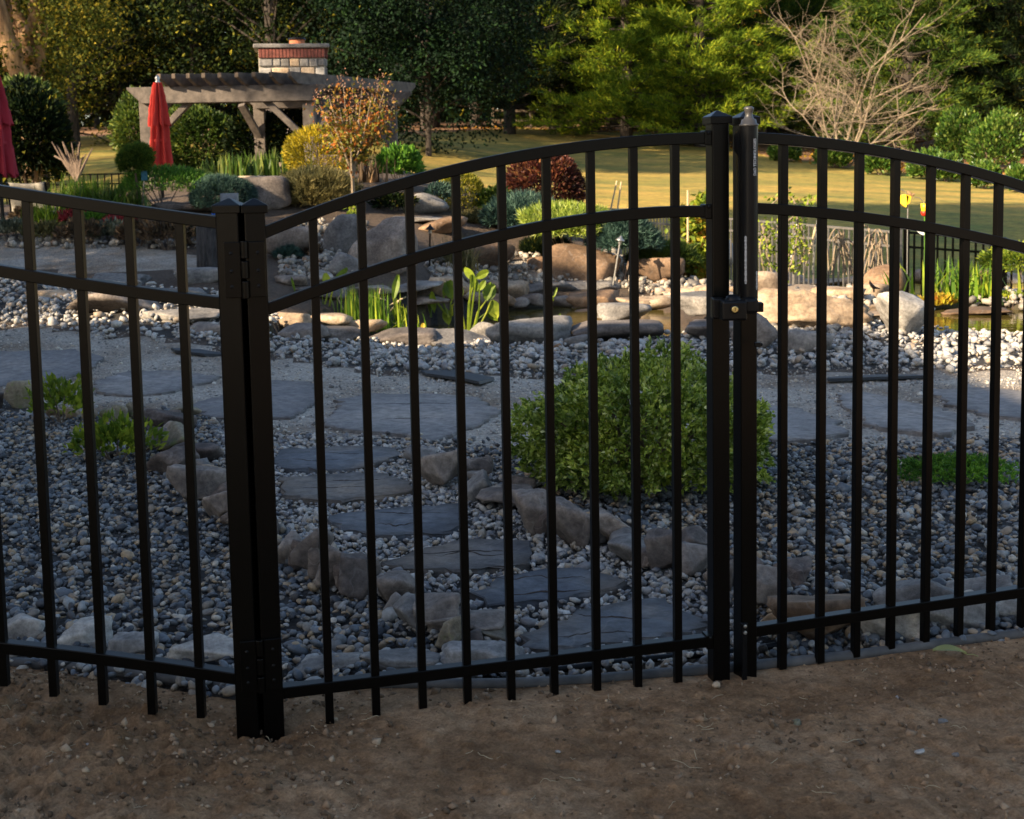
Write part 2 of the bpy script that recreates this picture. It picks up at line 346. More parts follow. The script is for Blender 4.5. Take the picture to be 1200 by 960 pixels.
L['greyleaf'] = leafmat('leaf_grey_green', [(0, (.07, .08, .05)), (.6, (.16, .17, .12)), (1, (.32, .32, .26))], .2, .6, 5)
L['brownleaf'] = leafmat('leaf_brown', [(0, (.05, .03, .02)), (.6, (.12, .08, .05)), (1, (.22, .14, .08))], .2, .7, 5)
L['laurel'] = leafmat('leaf_laurel', [(0, (.03, .08, .015)), (.6, (.08, .16, .025)), (1, (.20, .26, .06))], .25, .25, 3)
L['yellowleaf'] = leafmat('leaf_yellow', [(0, (.30, .30, .03)), (.5, (.5, .40, .04)), (1, (.55, .22, .04))], .4, .5, 4)
# ------------------------------------------------------------------ ground
def lerpcol(): pass
def groundmats():
    out = []
    # 0 lawn
    t = NT('lawn'); co = t.coord()
    mpl = t.n('ShaderNodeMapping'); mpl.inputs['Scale'].default_value = (.3, 1, 1); t.l(co, mpl.inputs[0]); a = t.noise(.5, 5, .65, mpl.outputs[0]); b = t.noise(9, 5, .75, mpl.outputs[0]); c = t.noise(13, 6, .8, mpl.outputs[0])
    r = t.ramp([(.3, (.09, .13, .02)), (.45, (.25, .21, .04)), (.56, (.38, .265, .055)), (.7, (.52, .33, .08))]); t.l(a, r.inputs[0])
    r2 = t.ramp([(.32, (.5, .52, .45)), (.68, (1.4, 1.35, 1.25))]); t.l(b, r2.inputs[0])
    r3 = t.ramp([(.33, (.45, .48, .4)), (.67, (1.5, 1.45, 1.35))]); t.l(c, r3.inputs[0])
    t.l(t.mix(1.0, t.mix(1.0, r.outputs[0], r2.outputs[0], 'MULTIPLY'), r3.outputs[0], 'MULTIPLY'), t.p.inputs['Base Color']); t.p.inputs['Roughness'].default_value = .95
    t.bump(c, .8, .04); out.append(t.m)
    # 1 soil / mulch
    t = NT('garden_soil'); co = t.coord(); a = t.noise(1.2, 5, .6, co); b = t.noise(30, 5, .7, co)
    r = t.ramp([(.3, (.035, .025, .018)), (.5, (.075, .05, .032)), (.7, (.13, .09, .06))]); t.l(b, r.inputs[0])
    t.l(r.outputs[0], t.p.inputs['Base Color']); t.p.inputs['Roughness'].default_value = .95; t.bump(b, 1, .03); out.append(t.m)
    # 2 crushed stone path
    t = NT('crushed_stone'); co = t.coord(); vo = t.n('ShaderNodeTexVoronoi'); vo.inputs['Scale'].default_value = 75; t.l(co, vo.inputs['Vector'])
    r = t.ramp([(0, (.16, .15, .135)), (.3, (.28, .255, .22)), (.6, (.38, .34, .285)), (1, (.52, .46, .38))]); t.l(vo.outputs['Color'], r.inputs[0])
    a = t.noise(1.1, 5, .65, co); r2 = t.ramp([(.35, (.55, .45, .36)), (.55, (1, 1, 1)), (.75, (1.1, 1.1, 1.12))]); t.l(a, r2.inputs[0])
    t.l(t.mix(1.0, r.outputs[0], r2.outputs[0], 'MULTIPLY'), t.p.inputs['Base Color']); t.p.inputs['Roughness'].default_value = .9
    t.bump(vo.outputs['Distance'], .9, .012); out.append(t.m)
    # 3 bed base (dark, below the pebbles)
    t = NT('bed_base'); co = t.coord(); b = t.noise(35, 5, .7, co)
    r = t.ramp([(.3, (.012, .011, .010)), (.7, (.05, .045, .04))]); t.l(b, r.inputs[0]); t.l(r.outputs[0], t.p.inputs['Base Color']); t.bump(b, 1, .02); t.p.inputs['Roughness'].default_value = .9; out.append(t.m)
    # 4 leaf litter
    t = NT('leaf_litter'); co = t.coord(); b = t.noise(8, 6, .75, co)
    r = t.ramp([(.3, (.10, .05, .025)), (.5, (.26, .13, .055)), (.7, (.42, .24, .11))]); t.l(b, r.inputs[0]); t.l(r.outputs[0], t.p.inputs['Base Color']); t.bump(b, 1, .06); t.p.inputs['Roughness'].default_value = .95; out.append(t.m)
    # 5 pond bed
    out.append(pmat('pond_bed', (.05, .04, .02), .9)); out.append(pmat('yard_dirt', (.26, .155, .075), .95, 0, (25, .8, .03), (2, .4)))
    return out
GM = groundmats()
B_LAWN = [(-600,160),(200,160),(480,158),(600,150),(700,153),(800,158),(860,176),(920,188),(1000,196),(1050,202),(1100,207),(1200,218),(2000,260)]
def classify(x, y, h):
    px, py = proj(x, y, h); c = np.ones(x.shape, int)          # soil
    lawn = (y > 24)|((px > 740)&(y > 17.5))|((px < 165)&(y > 20.5))
    c[lawn] = 0
    c[lawn & (py < seg(px, B_LAWN)) & (y > 40)] = 4
    near = (y < 13.2)|(px > 1e9)
    c[near & (py > seg(px, B_RIM)) & (py < seg(px, B_PATH)-6)] = 3
    c[near & (py > seg(px, B_PATH)) ] = 2
    c[near & (py > seg(px, B_BED))] = 3
    c[(py > seg(px, B_DIRT)-4)&(y < 8)] = 1
    c[(px < 235) & (py > seg(px, [(-900,270),(0,284),(120,288),(235,300)])) & (py < 322) & (y > 10)] = 2
    c[(px > 325) & (px < 400) & (py > 300) & (py < 325) & (y > 10)] = 2
    c[(px > 500) & (px < 760) & (py > 312) & (py < 338) & (y > 13)] = 2
    c[(y < 1.5)] = 6
    return c
def ground():
    tt = np.linspace(math.log(1.2+3.5), math.log(240+3.5), 250); ys = np.exp(tt)-3.5
    aa = np.concatenate([np.linspace(-1.5, -.5, 40)[:-1], np.linspace(-.5, .5, 250), np.linspace(.5, 1.5, 40)[1:]])
    ysb = np.array([-60, -30, -12, -5, -2, 0, .7]); ys = np.concatenate([ysb, ys])
    Yg, Ag = np.meshgrid(ys, aa, indexing='ij'); Xg = Ag*(np.maximum(Yg, 1)+3.5)*1.0
    Xg = np.where(Yg < 1, Ag*40, Xg)
    H = G(Xg, Yg); px, py = proj(Xg, Yg, H)
    for P in POND:
        m = inpoly(px, py, P) & (Yg > 9) & (Yg < 18); H[m] = np.minimum(H[m], WL-.22)
    H[(Yg < 3.6)] -= .03
    c = classify(Xg, Yg, H)
    H += np.where(c == 1, .02*np.sin(Xg*9.1)*np.cos(Yg*7.7), 0)
    ny, nx = Xg.shape; idx = np.arange(ny*nx).reshape(ny, nx)
    f = np.stack([idx[:-1, :-1], idx[:-1, 1:], idx[1:, 1:], idx[1:, :-1]], -1).reshape(-1, 4)
    me = fastmesh('ground', np.stack([Xg, Yg, H], -1).reshape(-1, 3), f, True)
    for m in GM: me.materials.append(m)
    fc = c[:-1, :-1].copy()
    fx = (px[:-1, :-1]+px[1:, 1:])/2; fy = (py[:-1, :-1]+py[1:, 1:])/2; Yf = Yg[:-1, :-1]
    for P in POND: fc[inpoly(fx, fy, P) & (Yf > 9) & (Yf < 18)] = 5
    me.polygons.foreach_set('material_index', fc.reshape(-1).astype(np.int32)); me.update()
    tag(link('ground', me, None), kind='structure')
ground()

def pond():
    t = NT('pond_water'); co = t.coord(); p = t.p
    r = t.ramp([(.35, (.045, .038, .010)), (.65, (.10, .075, .018))]); t.l(t.noise(1.5, 3, .6, co), r.inputs[0]); t.l(r.outputs[0], p.inputs['Base Color'])
    p.inputs['Roughness'].default_value = .03; p.inputs['IOR'].default_value = 1.33
    mp = t.n('ShaderNodeMapping'); mp.inputs['Scale'].default_value = (1, 2.2, 1); t.l(co, mp.inputs[0])
    t.bump(t.noise(4, 3, .5, mp.outputs[0]), .12, .03)
    for k, P in enumerate(POND):
        q = []
        for (px, py) in P:
            d = ray(px, py); s = (WL-CAMP[2])/d[2]; q.append(CAMP+d*s)
        q = np.array(q); c = q.mean(0); q = c+(q-c)*1.12; q[:, 2] = WL
        mb = MB(); mb.add(q, [tuple(range(len(q)))[::-1]]); o = mb.build('pond_water', t.m); tag(o, kind='structure')
        me = o.data
        if me.polygons[0].normal.z < 0: me.flip_normals()
pond()

# fine dirt sheet in front of the fence
def dirt():
    t = NT('bare_dirt'); co = t.coord()
    a = t.noise(1.6, 6, .65, co); b = t.noise(22, 7, .72, co); c = t.noise(140, 4, .7, co)
    r = t.ramp([(.3, (.15, .082, .038)), (.5, (.31, .185, .098)), (.72, (.50, .34, .205))]); t.l(a, r.inputs[0])
    r2 = t.ramp([(.3, (.5, .46, .42)), (.7, (1.35, 1.35, 1.35))]); t.l(b, r2.inputs[0])
    r3 = t.ramp([(.35, (.75, .74, .72)), (.7, (1.25, 1.25, 1.25))]); t.l(c, r3.inputs[0])
    t.l(t.mix(1.0, t.mix(1.0, r.outputs[0], r2.outputs[0], 'MULTIPLY'), r3.outputs[0], 'MULTIPLY'), t.p.inputs['Base Color']); t.p.inputs['Roughness'].default_value = .97
    t.p.inputs['Specular IOR Level'].default_value = .15
    n1 = t.bump(b, .8, .02); t.bump(c, .8, .004, n1)
    xs = np.linspace(-3.2, 3.2, 500); ys = np.linspace(1.3, 3.75, 240); Y, X = np.meshgrid(ys, xs, indexing='ij'); H = G(X, Y)
    px, py = proj(X, Y, H); edge = py - seg(px, B_DIRT)
    N = np.zeros(X.shape)
    for i in range(X.shape[0]):
        for j in range(X.shape[1]):
            q = Vector((X[i, j]*1.7, Y[i, j]*1.7, 3.1)); q2 = Vector((X[i, j]*9, Y[i, j]*9, 7.7)); q3 = Vector((X[i, j]*30, Y[i, j]*30, 1.7))
            n3 = noise.noise(q3); N[i, j] = .06*noise.noise(q)+.04*noise.noise(q2)+.042*abs(n3)+.03*max(0, noise.noise(q3*2.1))
    lumpy = np.clip((0.2-X)/1.5, .35, 1.25)
    pl_ = at(305, 860, 2.9); N -= .045*np.exp(-((X-pl_[0])**2+(Y-pl_[1]+.03)**2)/.012) + .02*np.exp(-((Y-2.95)**2)/.03)*(X < 0); fade = np.clip(edge/40, 0, 1); H2 = H + N*lumpy*fade + .004*fade - (1-np.clip((edge+14)/14, 0, 1))*.10
    idx = np.arange(X.size).reshape(X.shape); f = np.stack([idx[:-1, :-1], idx[:-1, 1:], idx[1:, 1:], idx[1:, :-1]], -1)
    keep = (edge[:-1, :-1] > -24); f = f[keep]
    me = fastmesh('bare_dirt', np.stack([X, Y, H2], -1).reshape(-1, 3), f, True)
    tag(link('bare_dirt', me, t.m), kind='structure')
    return X, Y, H2, edge
DX, DY, DH, DE = dirt()
def dirt_h(x, y):
    i = int(np.clip((y-1.3)/2.45*239, 0, 239)); j = int(np.clip((x+3.2)/6.4*499, 0, 499)); return float(DH[i, j])

# ------------------------------------------------------------------ scattered stones (stuff)
def ico(sub):
    import bmesh
    bm = bmesh.new(); bmesh.ops.create_icosphere(bm, subdivisions=sub, radius=1); bm.verts.ensure_lookup_table()
    v = np.array([x.co[:] for x in bm.verts]); f = np.array([[q.index for q in a.verts] for a in bm.faces]); bm.free(); return v, f
ICO1, ICO2, ICO3, ICO4 = ico(1), ico(2), ico(3), ico(4)
OCT = (np.array([(1,0,0),(-1,0,0),(0,1,0),(0,-1,0),(0,0,1),(0,0,-1.)]), np.array([(0,2,4),(2,1,4),(1,3,4),(3,0,4),(2,0,5),(1,2,5),(3,1,5),(0,3,5)]))
def rotm(n, tilt=.5):
    z = RS.rand(n)*2*math.pi; tx = RS.randn(n)*tilt; ty = RS.randn(n)*tilt
    cz, sz, cx, sx, cy, sy = np.cos(z), np.sin(z), np.cos(tx), np.sin(tx), np.cos(ty), np.sin(ty); o = np.zeros(n); I = np.ones(n)
    Rz = np.stack([np.stack([cz, -sz, o], -1), np.stack([sz, cz, o], -1), np.stack([o, o, I], -1)], 1)
    Rx = np.stack([np.stack([I, o, o], -1), np.stack([o, cx, -sx], -1), np.stack([o, sx, cx], -1)], 1)
    Ry = np.stack([np.stack([cy, o, sy], -1), np.stack([o, I, o], -1), np.stack([-sy, o, cy], -1)], 1)
    return Rz@Rx@Ry
def stones(name, P, size, mat, base, label, flat=.55, jitter=.12, tilt=.45, angular=False):
    n = len(P); nv = 8; V0, F0 = base; vs = []
    for k in range(nv):
        pl = RS.randn(9 if angular else 7, 3); pl /= np.linalg.norm(pl, axis=1)[:, None]; dd = RS.uniform(.72, 1, len(pl))
        s = np.maximum(V0@pl.T/dd, 0); p = 16 if angular else 5
        r = (np.sum(s**p, 1)+1)**(-1/p); vs.append(V0*r[:, None])
    vs = np.array(vs)[RS.randint(0, nv, n)]
    sc = np.stack([size*RS.uniform(.85, 1.35, n), size*RS.uniform(.65, 1.0, n), size*RS.uniform(flat*.75, flat*1.3, n)], -1)
    v = vs*sc[:, None, :]; v = np.einsum('nij,nkj->nki', rotm(n, tilt), v)+P[:, None, :]
    f = F0[None]+(np.arange(n)*len(V0))[:, None, None]
    me = fastmesh(name, v.reshape(-1, 3), f.reshape(-1, 3), not angular)
    o = link(name, me, mat); tag(o, label, name.replace('_', ' '), kind='stuff'); return o
def scatter(n, box, test):
    x = RS.uniform(box[0], box[1], n); y = RS.uniform(box[2], box[3], n); h = G(x, y); px, py = proj(x, y, h)
    m = test(x, y, h, px, py); return np.stack([x[m], y[m], h[m]], -1)
SLABS = [  # stepping stones and flagstones: outline on the ground
 ('step', [(330,532),(395,529),(462,531),(467,540),(440,552),(400,558),(330,556),(322,545)], 'slate', 'dark bluestone slab at the far end of the stepping stones, where they meet the path'),
 ('step', [(326,566),(440,561),(485,572),(480,584),(440,590),(400,596),(330,588)], 'slateb', 'brown stained slab second from the far end of the stepping stones'),
 ('step', [(385,612),(460,603),(538,598),(548,612),(530,630),(460,637),(400,628)], 'slate', 'bluestone slab with dark blue left tip, third from the far end of the stepping stones'),
 ('step', [(445,669),(500,650),(560,640),(622,642),(620,668),(560,677),(500,676),(470,673)], 'slateb', 'layered slab with a long dark crack in the middle of the stepping stones'),
 ('step', [(550,703),(600,683),(650,675),(695,678),(735,690),(700,703),(650,713),(570,720)], 'slate', 'pointed bluestone slab, second nearest stepping stone to the gate'),
 ('step', [(608,755),(640,740),(700,722),(780,710),(792,722),(833,738),(835,744),(780,754),(650,768),(610,768)], 'slate', 'large smooth blue slab nearest to the gate with muddy left half'),
 ('flag', [(-40,415),(90,411),(119,420),(112,432),(60,452),(-40,455)], 'flag', 'large pale flagstone in the path at the left edge of the photo'),
 ('flag', [(110,450),(150,437),(210,437),(260,444),(205,461),(150,466),(112,462)], 'flag', 'pointed flagstone in the path behind the yellow green plants'),
 ('flag', [(215,480),(270,462),(318,448),(365,450),(376,470),(340,492),(250,492)], 'flag', 'brown dusted flagstone in the path behind the two gate hinge posts'),
 ('flag', [(380,502),(400,470),(432,464),(520,465),(560,469),(585,486),(560,500),(532,512),(505,521),(470,513),(400,507)], 'flag', 'largest flagstone, cracked, in the path beyond the stepping stones'),
 ('flag', [(880,476),(930,482),(975,495),(994,512),(960,520),(905,523),(876,512)], 'flag', 'flagstone in the path just right of the round green shrub'),
 ('flag', [(980,465),(1010,462),(1080,478),(1130,490),(1142,505),(1100,515),(1040,507),(1000,491)], 'flag', 'pale flagstone in the path, middle one on the right side'),
 ('flag', [(1088,460),(1150,457),(1210,462),(1250,480),(1210,496),(1160,490),(1110,476)], 'flag', 'brownish flagstone in the path at the right edge of the photo')]
def notslab(px, py):
    m = np.ones(px.shape, bool)
    for s in SLABS: m &= ~inpoly(px, py, s[1])
    return m
STEPREG = [(255,500),(500,520),(600,560),(700,640),(880,700),(900,800),(600,800),(560,740),(440,690),(330,620),(255,560)]
inreg = lambda px, py: inpoly(px, py, STEPREG)
bed = lambda x, y, h, px, py: (py > seg(px, B_BED)+RS.randn(len(px))*5) & (py < seg(px, B_DIRT)+2) & (y < 9)
def lift(P, a): P = P.copy(); P[:, 2] += RS.uniform(-.006, a, len(P)); return P
Pn = scatter(86000, (-4.2, 4.2, 2.9, 7.4), lambda x, y, h, px, py: bed(x, y, h, px, py) & ~inreg(px, py) & (px > -180) & (px < 1380))
dn = Pn[:, 1]; 
nearP = Pn[dn < 3.95]; farP = Pn[dn >= 3.95]; nearP = nearP[:8000]; print('PEB', len(nearP), len(farP))
stones('river_pebbles', lift(nearP, .022), RS.gamma(7, 1/7., len(nearP))*.0130, M['cool_pebble'], ICO2, 'smooth blue grey and tan river pebbles filling the beds beside the stepping stones')
stones('river_pebbles', lift(farP, .022), RS.gamma(7, 1/7., len(farP))*.0140, M['cool_pebble'], ICO1, 'smooth blue grey river pebbles in the far half of the beds behind the fence')
Ps = scatter(62000, (-2.5, 2, 2.9, 7), lambda x, y, h, px, py: bed(x, y, h, px, py) & inreg(px, py) & notslab(px, py))
stones('path_pebbles', lift(Ps, .02), RS.gamma(6, 1/6., len(Ps))*.0125, M['path_pebble'], ICO1, 'pale mixed pebbles between the stepping stones')
wg = lambda x, y, h, px, py: (py > seg(px, B_RIM)-3) & (py < seg(px, B_PATH)-6+RS.randn(len(px))*3) & (y < 13.2) & (px > -150) & (px < 1350) & ~inpoly(px, py, POND[0]) & ~inpoly(px, py, POND[1])
Pw = scatter(21000, (-6, 7, 8, 13.2), wg)
stones('white_gravel', lift(Pw, .05), RS.gamma(7, 1/7., len(Pw))*.028, M['white_pebble'], ICO1, 'rounded whitish gravel strip between the path and the pond')
Pg = scatter(60000, (-6, 6, 6, 12), lambda x, y, h, px, py: (py > seg(px, B_PATH)-10) & (py < seg(px, B_BED)+6) & notslab(px, py) & (px > -60) & (px < 1260))
stones('crushed_gravel', lift(Pg, .003), RS.gamma(4, 1/4., len(Pg))*.0085, M['grit'], (np.array([(1,0,0),(-1,0,0),(0,1,0),(0,-1,0),(0,0,1),(0,0,-1.)]), np.array([(0,2,4),(2,1,4),(1,3,4),(3,0,4),(2,0,5),(1,2,5),(3,1,5),(0,3,5)])), 'fine crushed stone covering the path between flagstones', angular=True, flat=.8)
# rubble on the mound and the far side of the pond
mr = lambda x, y, h, px, py: (((px > 328) & (px < 430) & (py > 262) & (py < 330)) | ((px > 590) & (px < 770) & (py > 298) & (py < 338)) | ((px > 500) & (px < 600) & (py > 300) & (py < 335)) | ((px > 880) & (px < 1020) & (py > 335) & (py < 400)) | ((px > 1130) & (px < 1300) & (py > 318) & (py < 360)) | ((px > 285) & (px < 345) & (py > 195) & (py < 215)) | ((px < 235) & (py > 280) & (py < 292)) | ((px > 740) & (px < 870) & (py > 325) & (py < 350))) & (y > 10)
Pr = scatter(24000, (-6, 8, 10, 18), mr)
stones('rubble_gravel', lift(Pr, .06), RS.gamma(4, 1/4., len(Pr))*.030, M['rubble'], ICO1, 'loose pale rubble stones scattered over the planted mound and pond banks', flat=.8, angular=True)
# clods and bits on the dirt
def clods():
    n = 46000; x = RS.uniform(-2.2, 2.2, n); y = RS.uniform(1.3, 3.5, n); h = np.array([dirt_h(a, b) for a, b in zip(x, y)]); px, py = proj(x, y, h)
    m = (py > seg(px, B_DIRT)) & (RS.rand(n) < np.where(px < 430, .95, .45)*(.5+.5*np.sin(x*5.1+2)*np.sin(y*6.3))); P = np.stack([x, y, h], -1)[m]
    stones('soil_clods', P, np.minimum(RS.gamma(1.1, .0030, len(P))+.0012, .016), M['clod'], OCT, 'small crumbs and clods of brown soil in front of the fence', flat=.7, tilt=1, angular=True)
    k = 210; x = RS.uniform(-1.6, 1.6, k); y = RS.uniform(1.6, 3.4, k); mb = MB()
    for a, b in zip(x, y):
        z = dirt_h(a, b); th = RS.rand()*6.28; Ls = RS.gamma(2.5, .012)
        if proj(a, b, z)[1] < seg(proj(a, b, z)[0], B_DIRT): continue
        p = [a, b, z+.003]; P = [p]; 
        for _ in range(5): th += RS.randn()*.3; a2 = P[-1][0]+math.cos(th)*Ls/5; b2 = P[-1][1]+math.sin(th)*Ls/5; P.append([a2, b2, dirt_h(a2, b2)+.003])
        mb.tube(P, [.0008]*5+[.0004], 4)
    tag(mb.build('dry_grass_bits', M['straw'], origin=(0, 0, 0)), 'dry straw and grass bits lying on the dirt', 'dry grass', kind='stuff')
clods()
# ------------------------------------------------------------------ fence and gate
class Plane:
    def __init__(s, xl, Yl, xr, Yr, py=800):
        a = at(xl, py, Yl); b = at(xr, py, Yr); s.a = np.array([a[0], a[1]]); d = np.array([b[0], b[1]])-s.a; s.L = np.linalg.norm(d); s.d = d/s.L; s.nrm = np.array([-s.d[1], s.d[0]])
    def sz(s, px, py):
        d = ray(px, py); c = CAMP[:2]; t = np.dot(s.a-c, s.nrm)/np.dot(d[:2], s.nrm); p = CAMP+d*t; return float(np.dot(p[:2]-s.a, s.d)), float(p[2])
    def w(s, q, z, off=0.0):
        xy = s.a+s.d*q+s.nrm*off; return np.array([xy[0], xy[1], z])
    def R(s): return np.array([[s.d[0], s.nrm[0], 0], [s.d[1], s.nrm[1], 0], [0, 0, 1]])
def curve(pl, pts, deg=2):
    q = np.array([pl.sz(*p) for p in pts]); c = np.polyfit(q[:, 0], q[:, 1], deg); return lambda s: float(np.polyval(c, s))
def rail(pl, fn, s0, s1, parent, h=.028, wd=.030, n=26):
    mb = MB(); ss = np.linspace(s0, s1, n); vs = []
    for s in ss:
        z = fn(s); c = pl.w(s, z)
        for du, dz in ((-.5, -.5), (.5, -.5), (.5, .5), (-.5, .5)):
            vs.append(c+np.array([pl.nrm[0]*du*wd, pl.nrm[1]*du*wd, dz*h]))
    fs = [(4*i+k, 4*i+(k+1) % 4, 4*i+4+(k+1) % 4, 4*i+4+k) for i in range(n-1) for k in range(4)]+[(3, 2, 1, 0), (4*n-4, 4*n-3, 4*n-2, 4*n-1)]
    mb.add(vs, fs); return mb.build('rail', M['black'], parent, bevel=.002)
def picket(pl, s, z0, z1, parent, wd=.0195):
    mb = MB(); c = pl.w(s, (z0+z1)/2); mb.box(c, (wd, wd, z1-z0), pl.R()); return mb.build('picket', M['black'], parent, bevel=.0012)
def post(pl, s, z0, z1, parent, wd, name='post', capw=.006, off=0):
    mb = MB(); mb.box(pl.w(s, (z0+z1)/2, off), (wd, wd, z1-z0), pl.R()); o = mb.build(name, M['black'], parent, bevel=.003)
    cw = wd/2+capw; mb = MB(); vs = []
    for z, k in ((z1-.014, cw), (z1+.004, cw), (z1+.019, .003)):
        for a, b in ((-1, -1), (1, -1), (1, 1), (-1, 1)):
            p = pl.w(s, z, off); vs.append(p+np.array([pl.d[0]*a*k+pl.nrm[0]*b*k, pl.d[1]*a*k+pl.nrm[1]*b*k, 0]))
    fs = [(3, 2, 1, 0)]+[(4*i+k, 4*i+(k+1) % 4, 4*i+4+(k+1) % 4, 4*i+4+k) for i in range(2) for k in range(4)]+[(8, 9, 10, 11)]
    mb.add(vs, fs); c = mb.build('post_cap', M['black'], o, origin=parent['_o'], bevel=.0015); return o
def screw(pos, nrm2, parent, r=.0045):
    mb = MB(); y = np.array([-nrm2[0], -nrm2[1], 0]); x = np.array([nrm2[1], -nrm2[0], 0]); R = np.stack([x, np.cross(y, x), y], 1)
    mb.lathe([(r*.6, -.002), (r, 0), (r*.9, .0022), (r*.3, .0032)], pos, 10, R); return mb.build('screw', M['steel' if r > .0046 else 'blacksatin'], parent, origin=parent['_o'])

# left fence section
PL = Plane(0, 2.93, 280, 2.90); o0 = PL.w(PL.sz(279, 860)[0], -.02)
fl = thing('metal_fence', 'black metal fence section left of the gate with upper rails dropping towards the hinge posts', 'fence', o0)
T = curve(PL, [(0,224),(66,234),(133,244),(200,253.5),(265,262)]); Mi = curve(PL, [(0,317),(66,328),(133,338),(200,347.5),(265,355.5)]); Bo = curve(PL, [(0,757),(66,764),(133,772),(210,783),(288,795)])
sP = PL.sz(279, 500)[0]; zT = PL.sz(279, 240)[1]
s_l = PL.sz(-215, 500)[0]
for fn in (T, Mi, Bo): rail(PL, fn, s_l, sP-.02, fl)
for x33, yb in ((-139,796),(-80,797),(-22,803),(37,815),(96,825),(155,836),(214,840)):
    s = PL.sz(x33, 333)[0]; z0 = PL.sz(x33+ (yb-333)*.056, yb)[1]; picket(PL, s, z0, T(s)-.005, fl)
post(PL, sP, -.14, zT-.004, fl, .052); post(PL, s_l-.02, -.14, T(s_l)+.06, fl, .052)
# gate
PG = Plane(307, 2.90, 840, 3.16)
sl_, sr_ = PG.sz(307, 500)[0], PG.sz(841.5, 500)[0]; zl = PG.sz(307, 240)[1]; zr = PG.sz(840, 136)[1]
ga = thing('metal_gate', 'black metal garden gate with arched top rail rising to the latch side', 'gate', PG.w(sl_, -.02))
T = curve(PG, [(324,267),(371,248),(427,229),(480,213),(540,198),(600,185),(700,170),(760,164.5),(827,162)], 3)
Mi = curve(PG, [(324,358),(371,340),(428,321.5),(483,303),(536,287.5),(589,275.5),(641,264),(693,256),(743,251),(791,248.5),(827,247.5)], 3)
Bo = curve(PG, [(343,808),(560,784),(600,778),(693,765),(832,750)], 1)
for fn in (T, Mi, Bo): rail(PG, fn, sl_+.02, sr_-.02, ga)
for x5, xb, yb in ((374.7,388,860),(430.7,443,852),(486.7,498,846),(540.5,549,838),(593,601,831),(644.5,650,823),(695.5,700,815),(744.5,748,809),(792.5,796,803)):
    s = PG.sz(x5, 500)[0]; picket(PG, s, PG.sz(xb, yb)[1], T(s)-.005, ga)
post(PG, sl_+.001, PG.sz(331, 868)[1], zl-.004, ga, .047, 'gate_stile'); post(PG, sr_, PG.sz(843, 796)[1], zr-.006, ga, .045, 'gate_stile')
for zz in (T(sr_-.03), Mi(sr_-.03), Bo(sr_-.03)):            # rail brackets on the latch stile
    mb = MB(); mb.box(PG.w(sr_-.030, zz), (.018, .036, .036), PG.R()); b = mb.build('rail_bracket', M['black'], ga, bevel=.002); screw(PG.w(sr_-.030, zz+.012, -.0185), PG.nrm, b)
for pa, pb in (((268, 283), (320, 346)), ((293, 745), (345, 800))):   # hinges between the two left posts
    s0, z1 = PG.sz(pa[0]+7, pa[1]); s1, z0 = PG.sz(pb[0]-3, pb[1]); zc = (z0+z1)/2
    mb = MB()
    mb.box(PG.w(sl_-.052, zc, -.029), (.036, .007, z1-z0), PG.R()); mb.box(PG.w(sl_+.002, zc, -.029), (.036, .007, z1-z0), PG.R())
    c = PG.w(sl_-.026, zc, -.034)
    for kz in (-.36, 0, .36): mb.lathe([(.006, -.5), (.009, -.48), (.009, .48), (.006, .5)], (0, 0, 0), 12); mb.v[-1] = mb.v[-1]*np.array([1, 1, (z1-z0)*.32])+c+np.array([0, 0, kz*(z1-z0)])
    h = mb.build('hinge', M['black'], ga, bevel=.0012)
    for ds in (-.055, .004):
        for dz in (-.3, -.02, .3): screw(PG.w(sl_+ds, zc+dz*(z1-z0), -.0325), PG.nrm, h, .0042)
# right fence section
PR = Plane(871, 3.18, 1190, 3.45)
sp = PR.sz(873, 500)[0]; fr = thing('metal_fence', 'black metal fence section right of the gate, its rails arching down to the right', 'fence', PR.w(sp, -.02))
T = curve(PR, [(889,163),(963,166.7),(1005,173),(1048,181),(1091,190),(1131,200),(1165,209),(1197,218)], 2)
Mi = curve(PR, [(901,245.5),(963,249),(1005,254),(1048,260.5),(1091,268),(1131,275),(1197,290)], 2); Bo = curve(PR, [(885,738),(963,727),(1044,715),(1123,703),(1197,693)], 1)
s_e = PR.sz(1300, 500)[0]
for fn in (T, Mi, Bo): rail(PR, fn, sp+.02, s_e, fr)
for x5, xb, yb in ((917,918,783),(962,961,776),(1004.5,1004,769),(1046,1044,762),(1087,1084,757),(1127,1123,750),(1165,1161,745),(1202,1198,740),(1238,1233,735),(1273,1268,730)):
    s = PR.sz(x5, 500)[0]; picket(PR, s, PR.sz(xb, yb)[1], T(s)-.005, fr)
post(PR, sp, PR.sz(873, 793)[1], PR.sz(872, 137)[1]-.006, fr, .045); post(PR, s_e, -.1, T(s_e)+.06, fr, .05)
mb = MB(); a = PR.sz(864.5, 737); b = PR.sz(864.5, 808); mb.box(PR.w(a[0], (a[1]+b[1])/2, -.034), (.013, .008, a[1]-b[1]), PR.R()); mb.build('gate_stop', M['blacksatin'], fr, bevel=.001)
mb = MB(); mb.box(PR.w(a[0], a[1]+.012, -.032), (.018, .012, .03), PR.R()); q = mb.build('stop_bracket', M['blacksatin'], fr, bevel=.002); screw(PR.w(a[0], a[1]+.02, -.0385), PR.nrm, q, .005); screw(PR.w(a[0], a[1]+.003, -.0385), PR.nrm, q, .005)
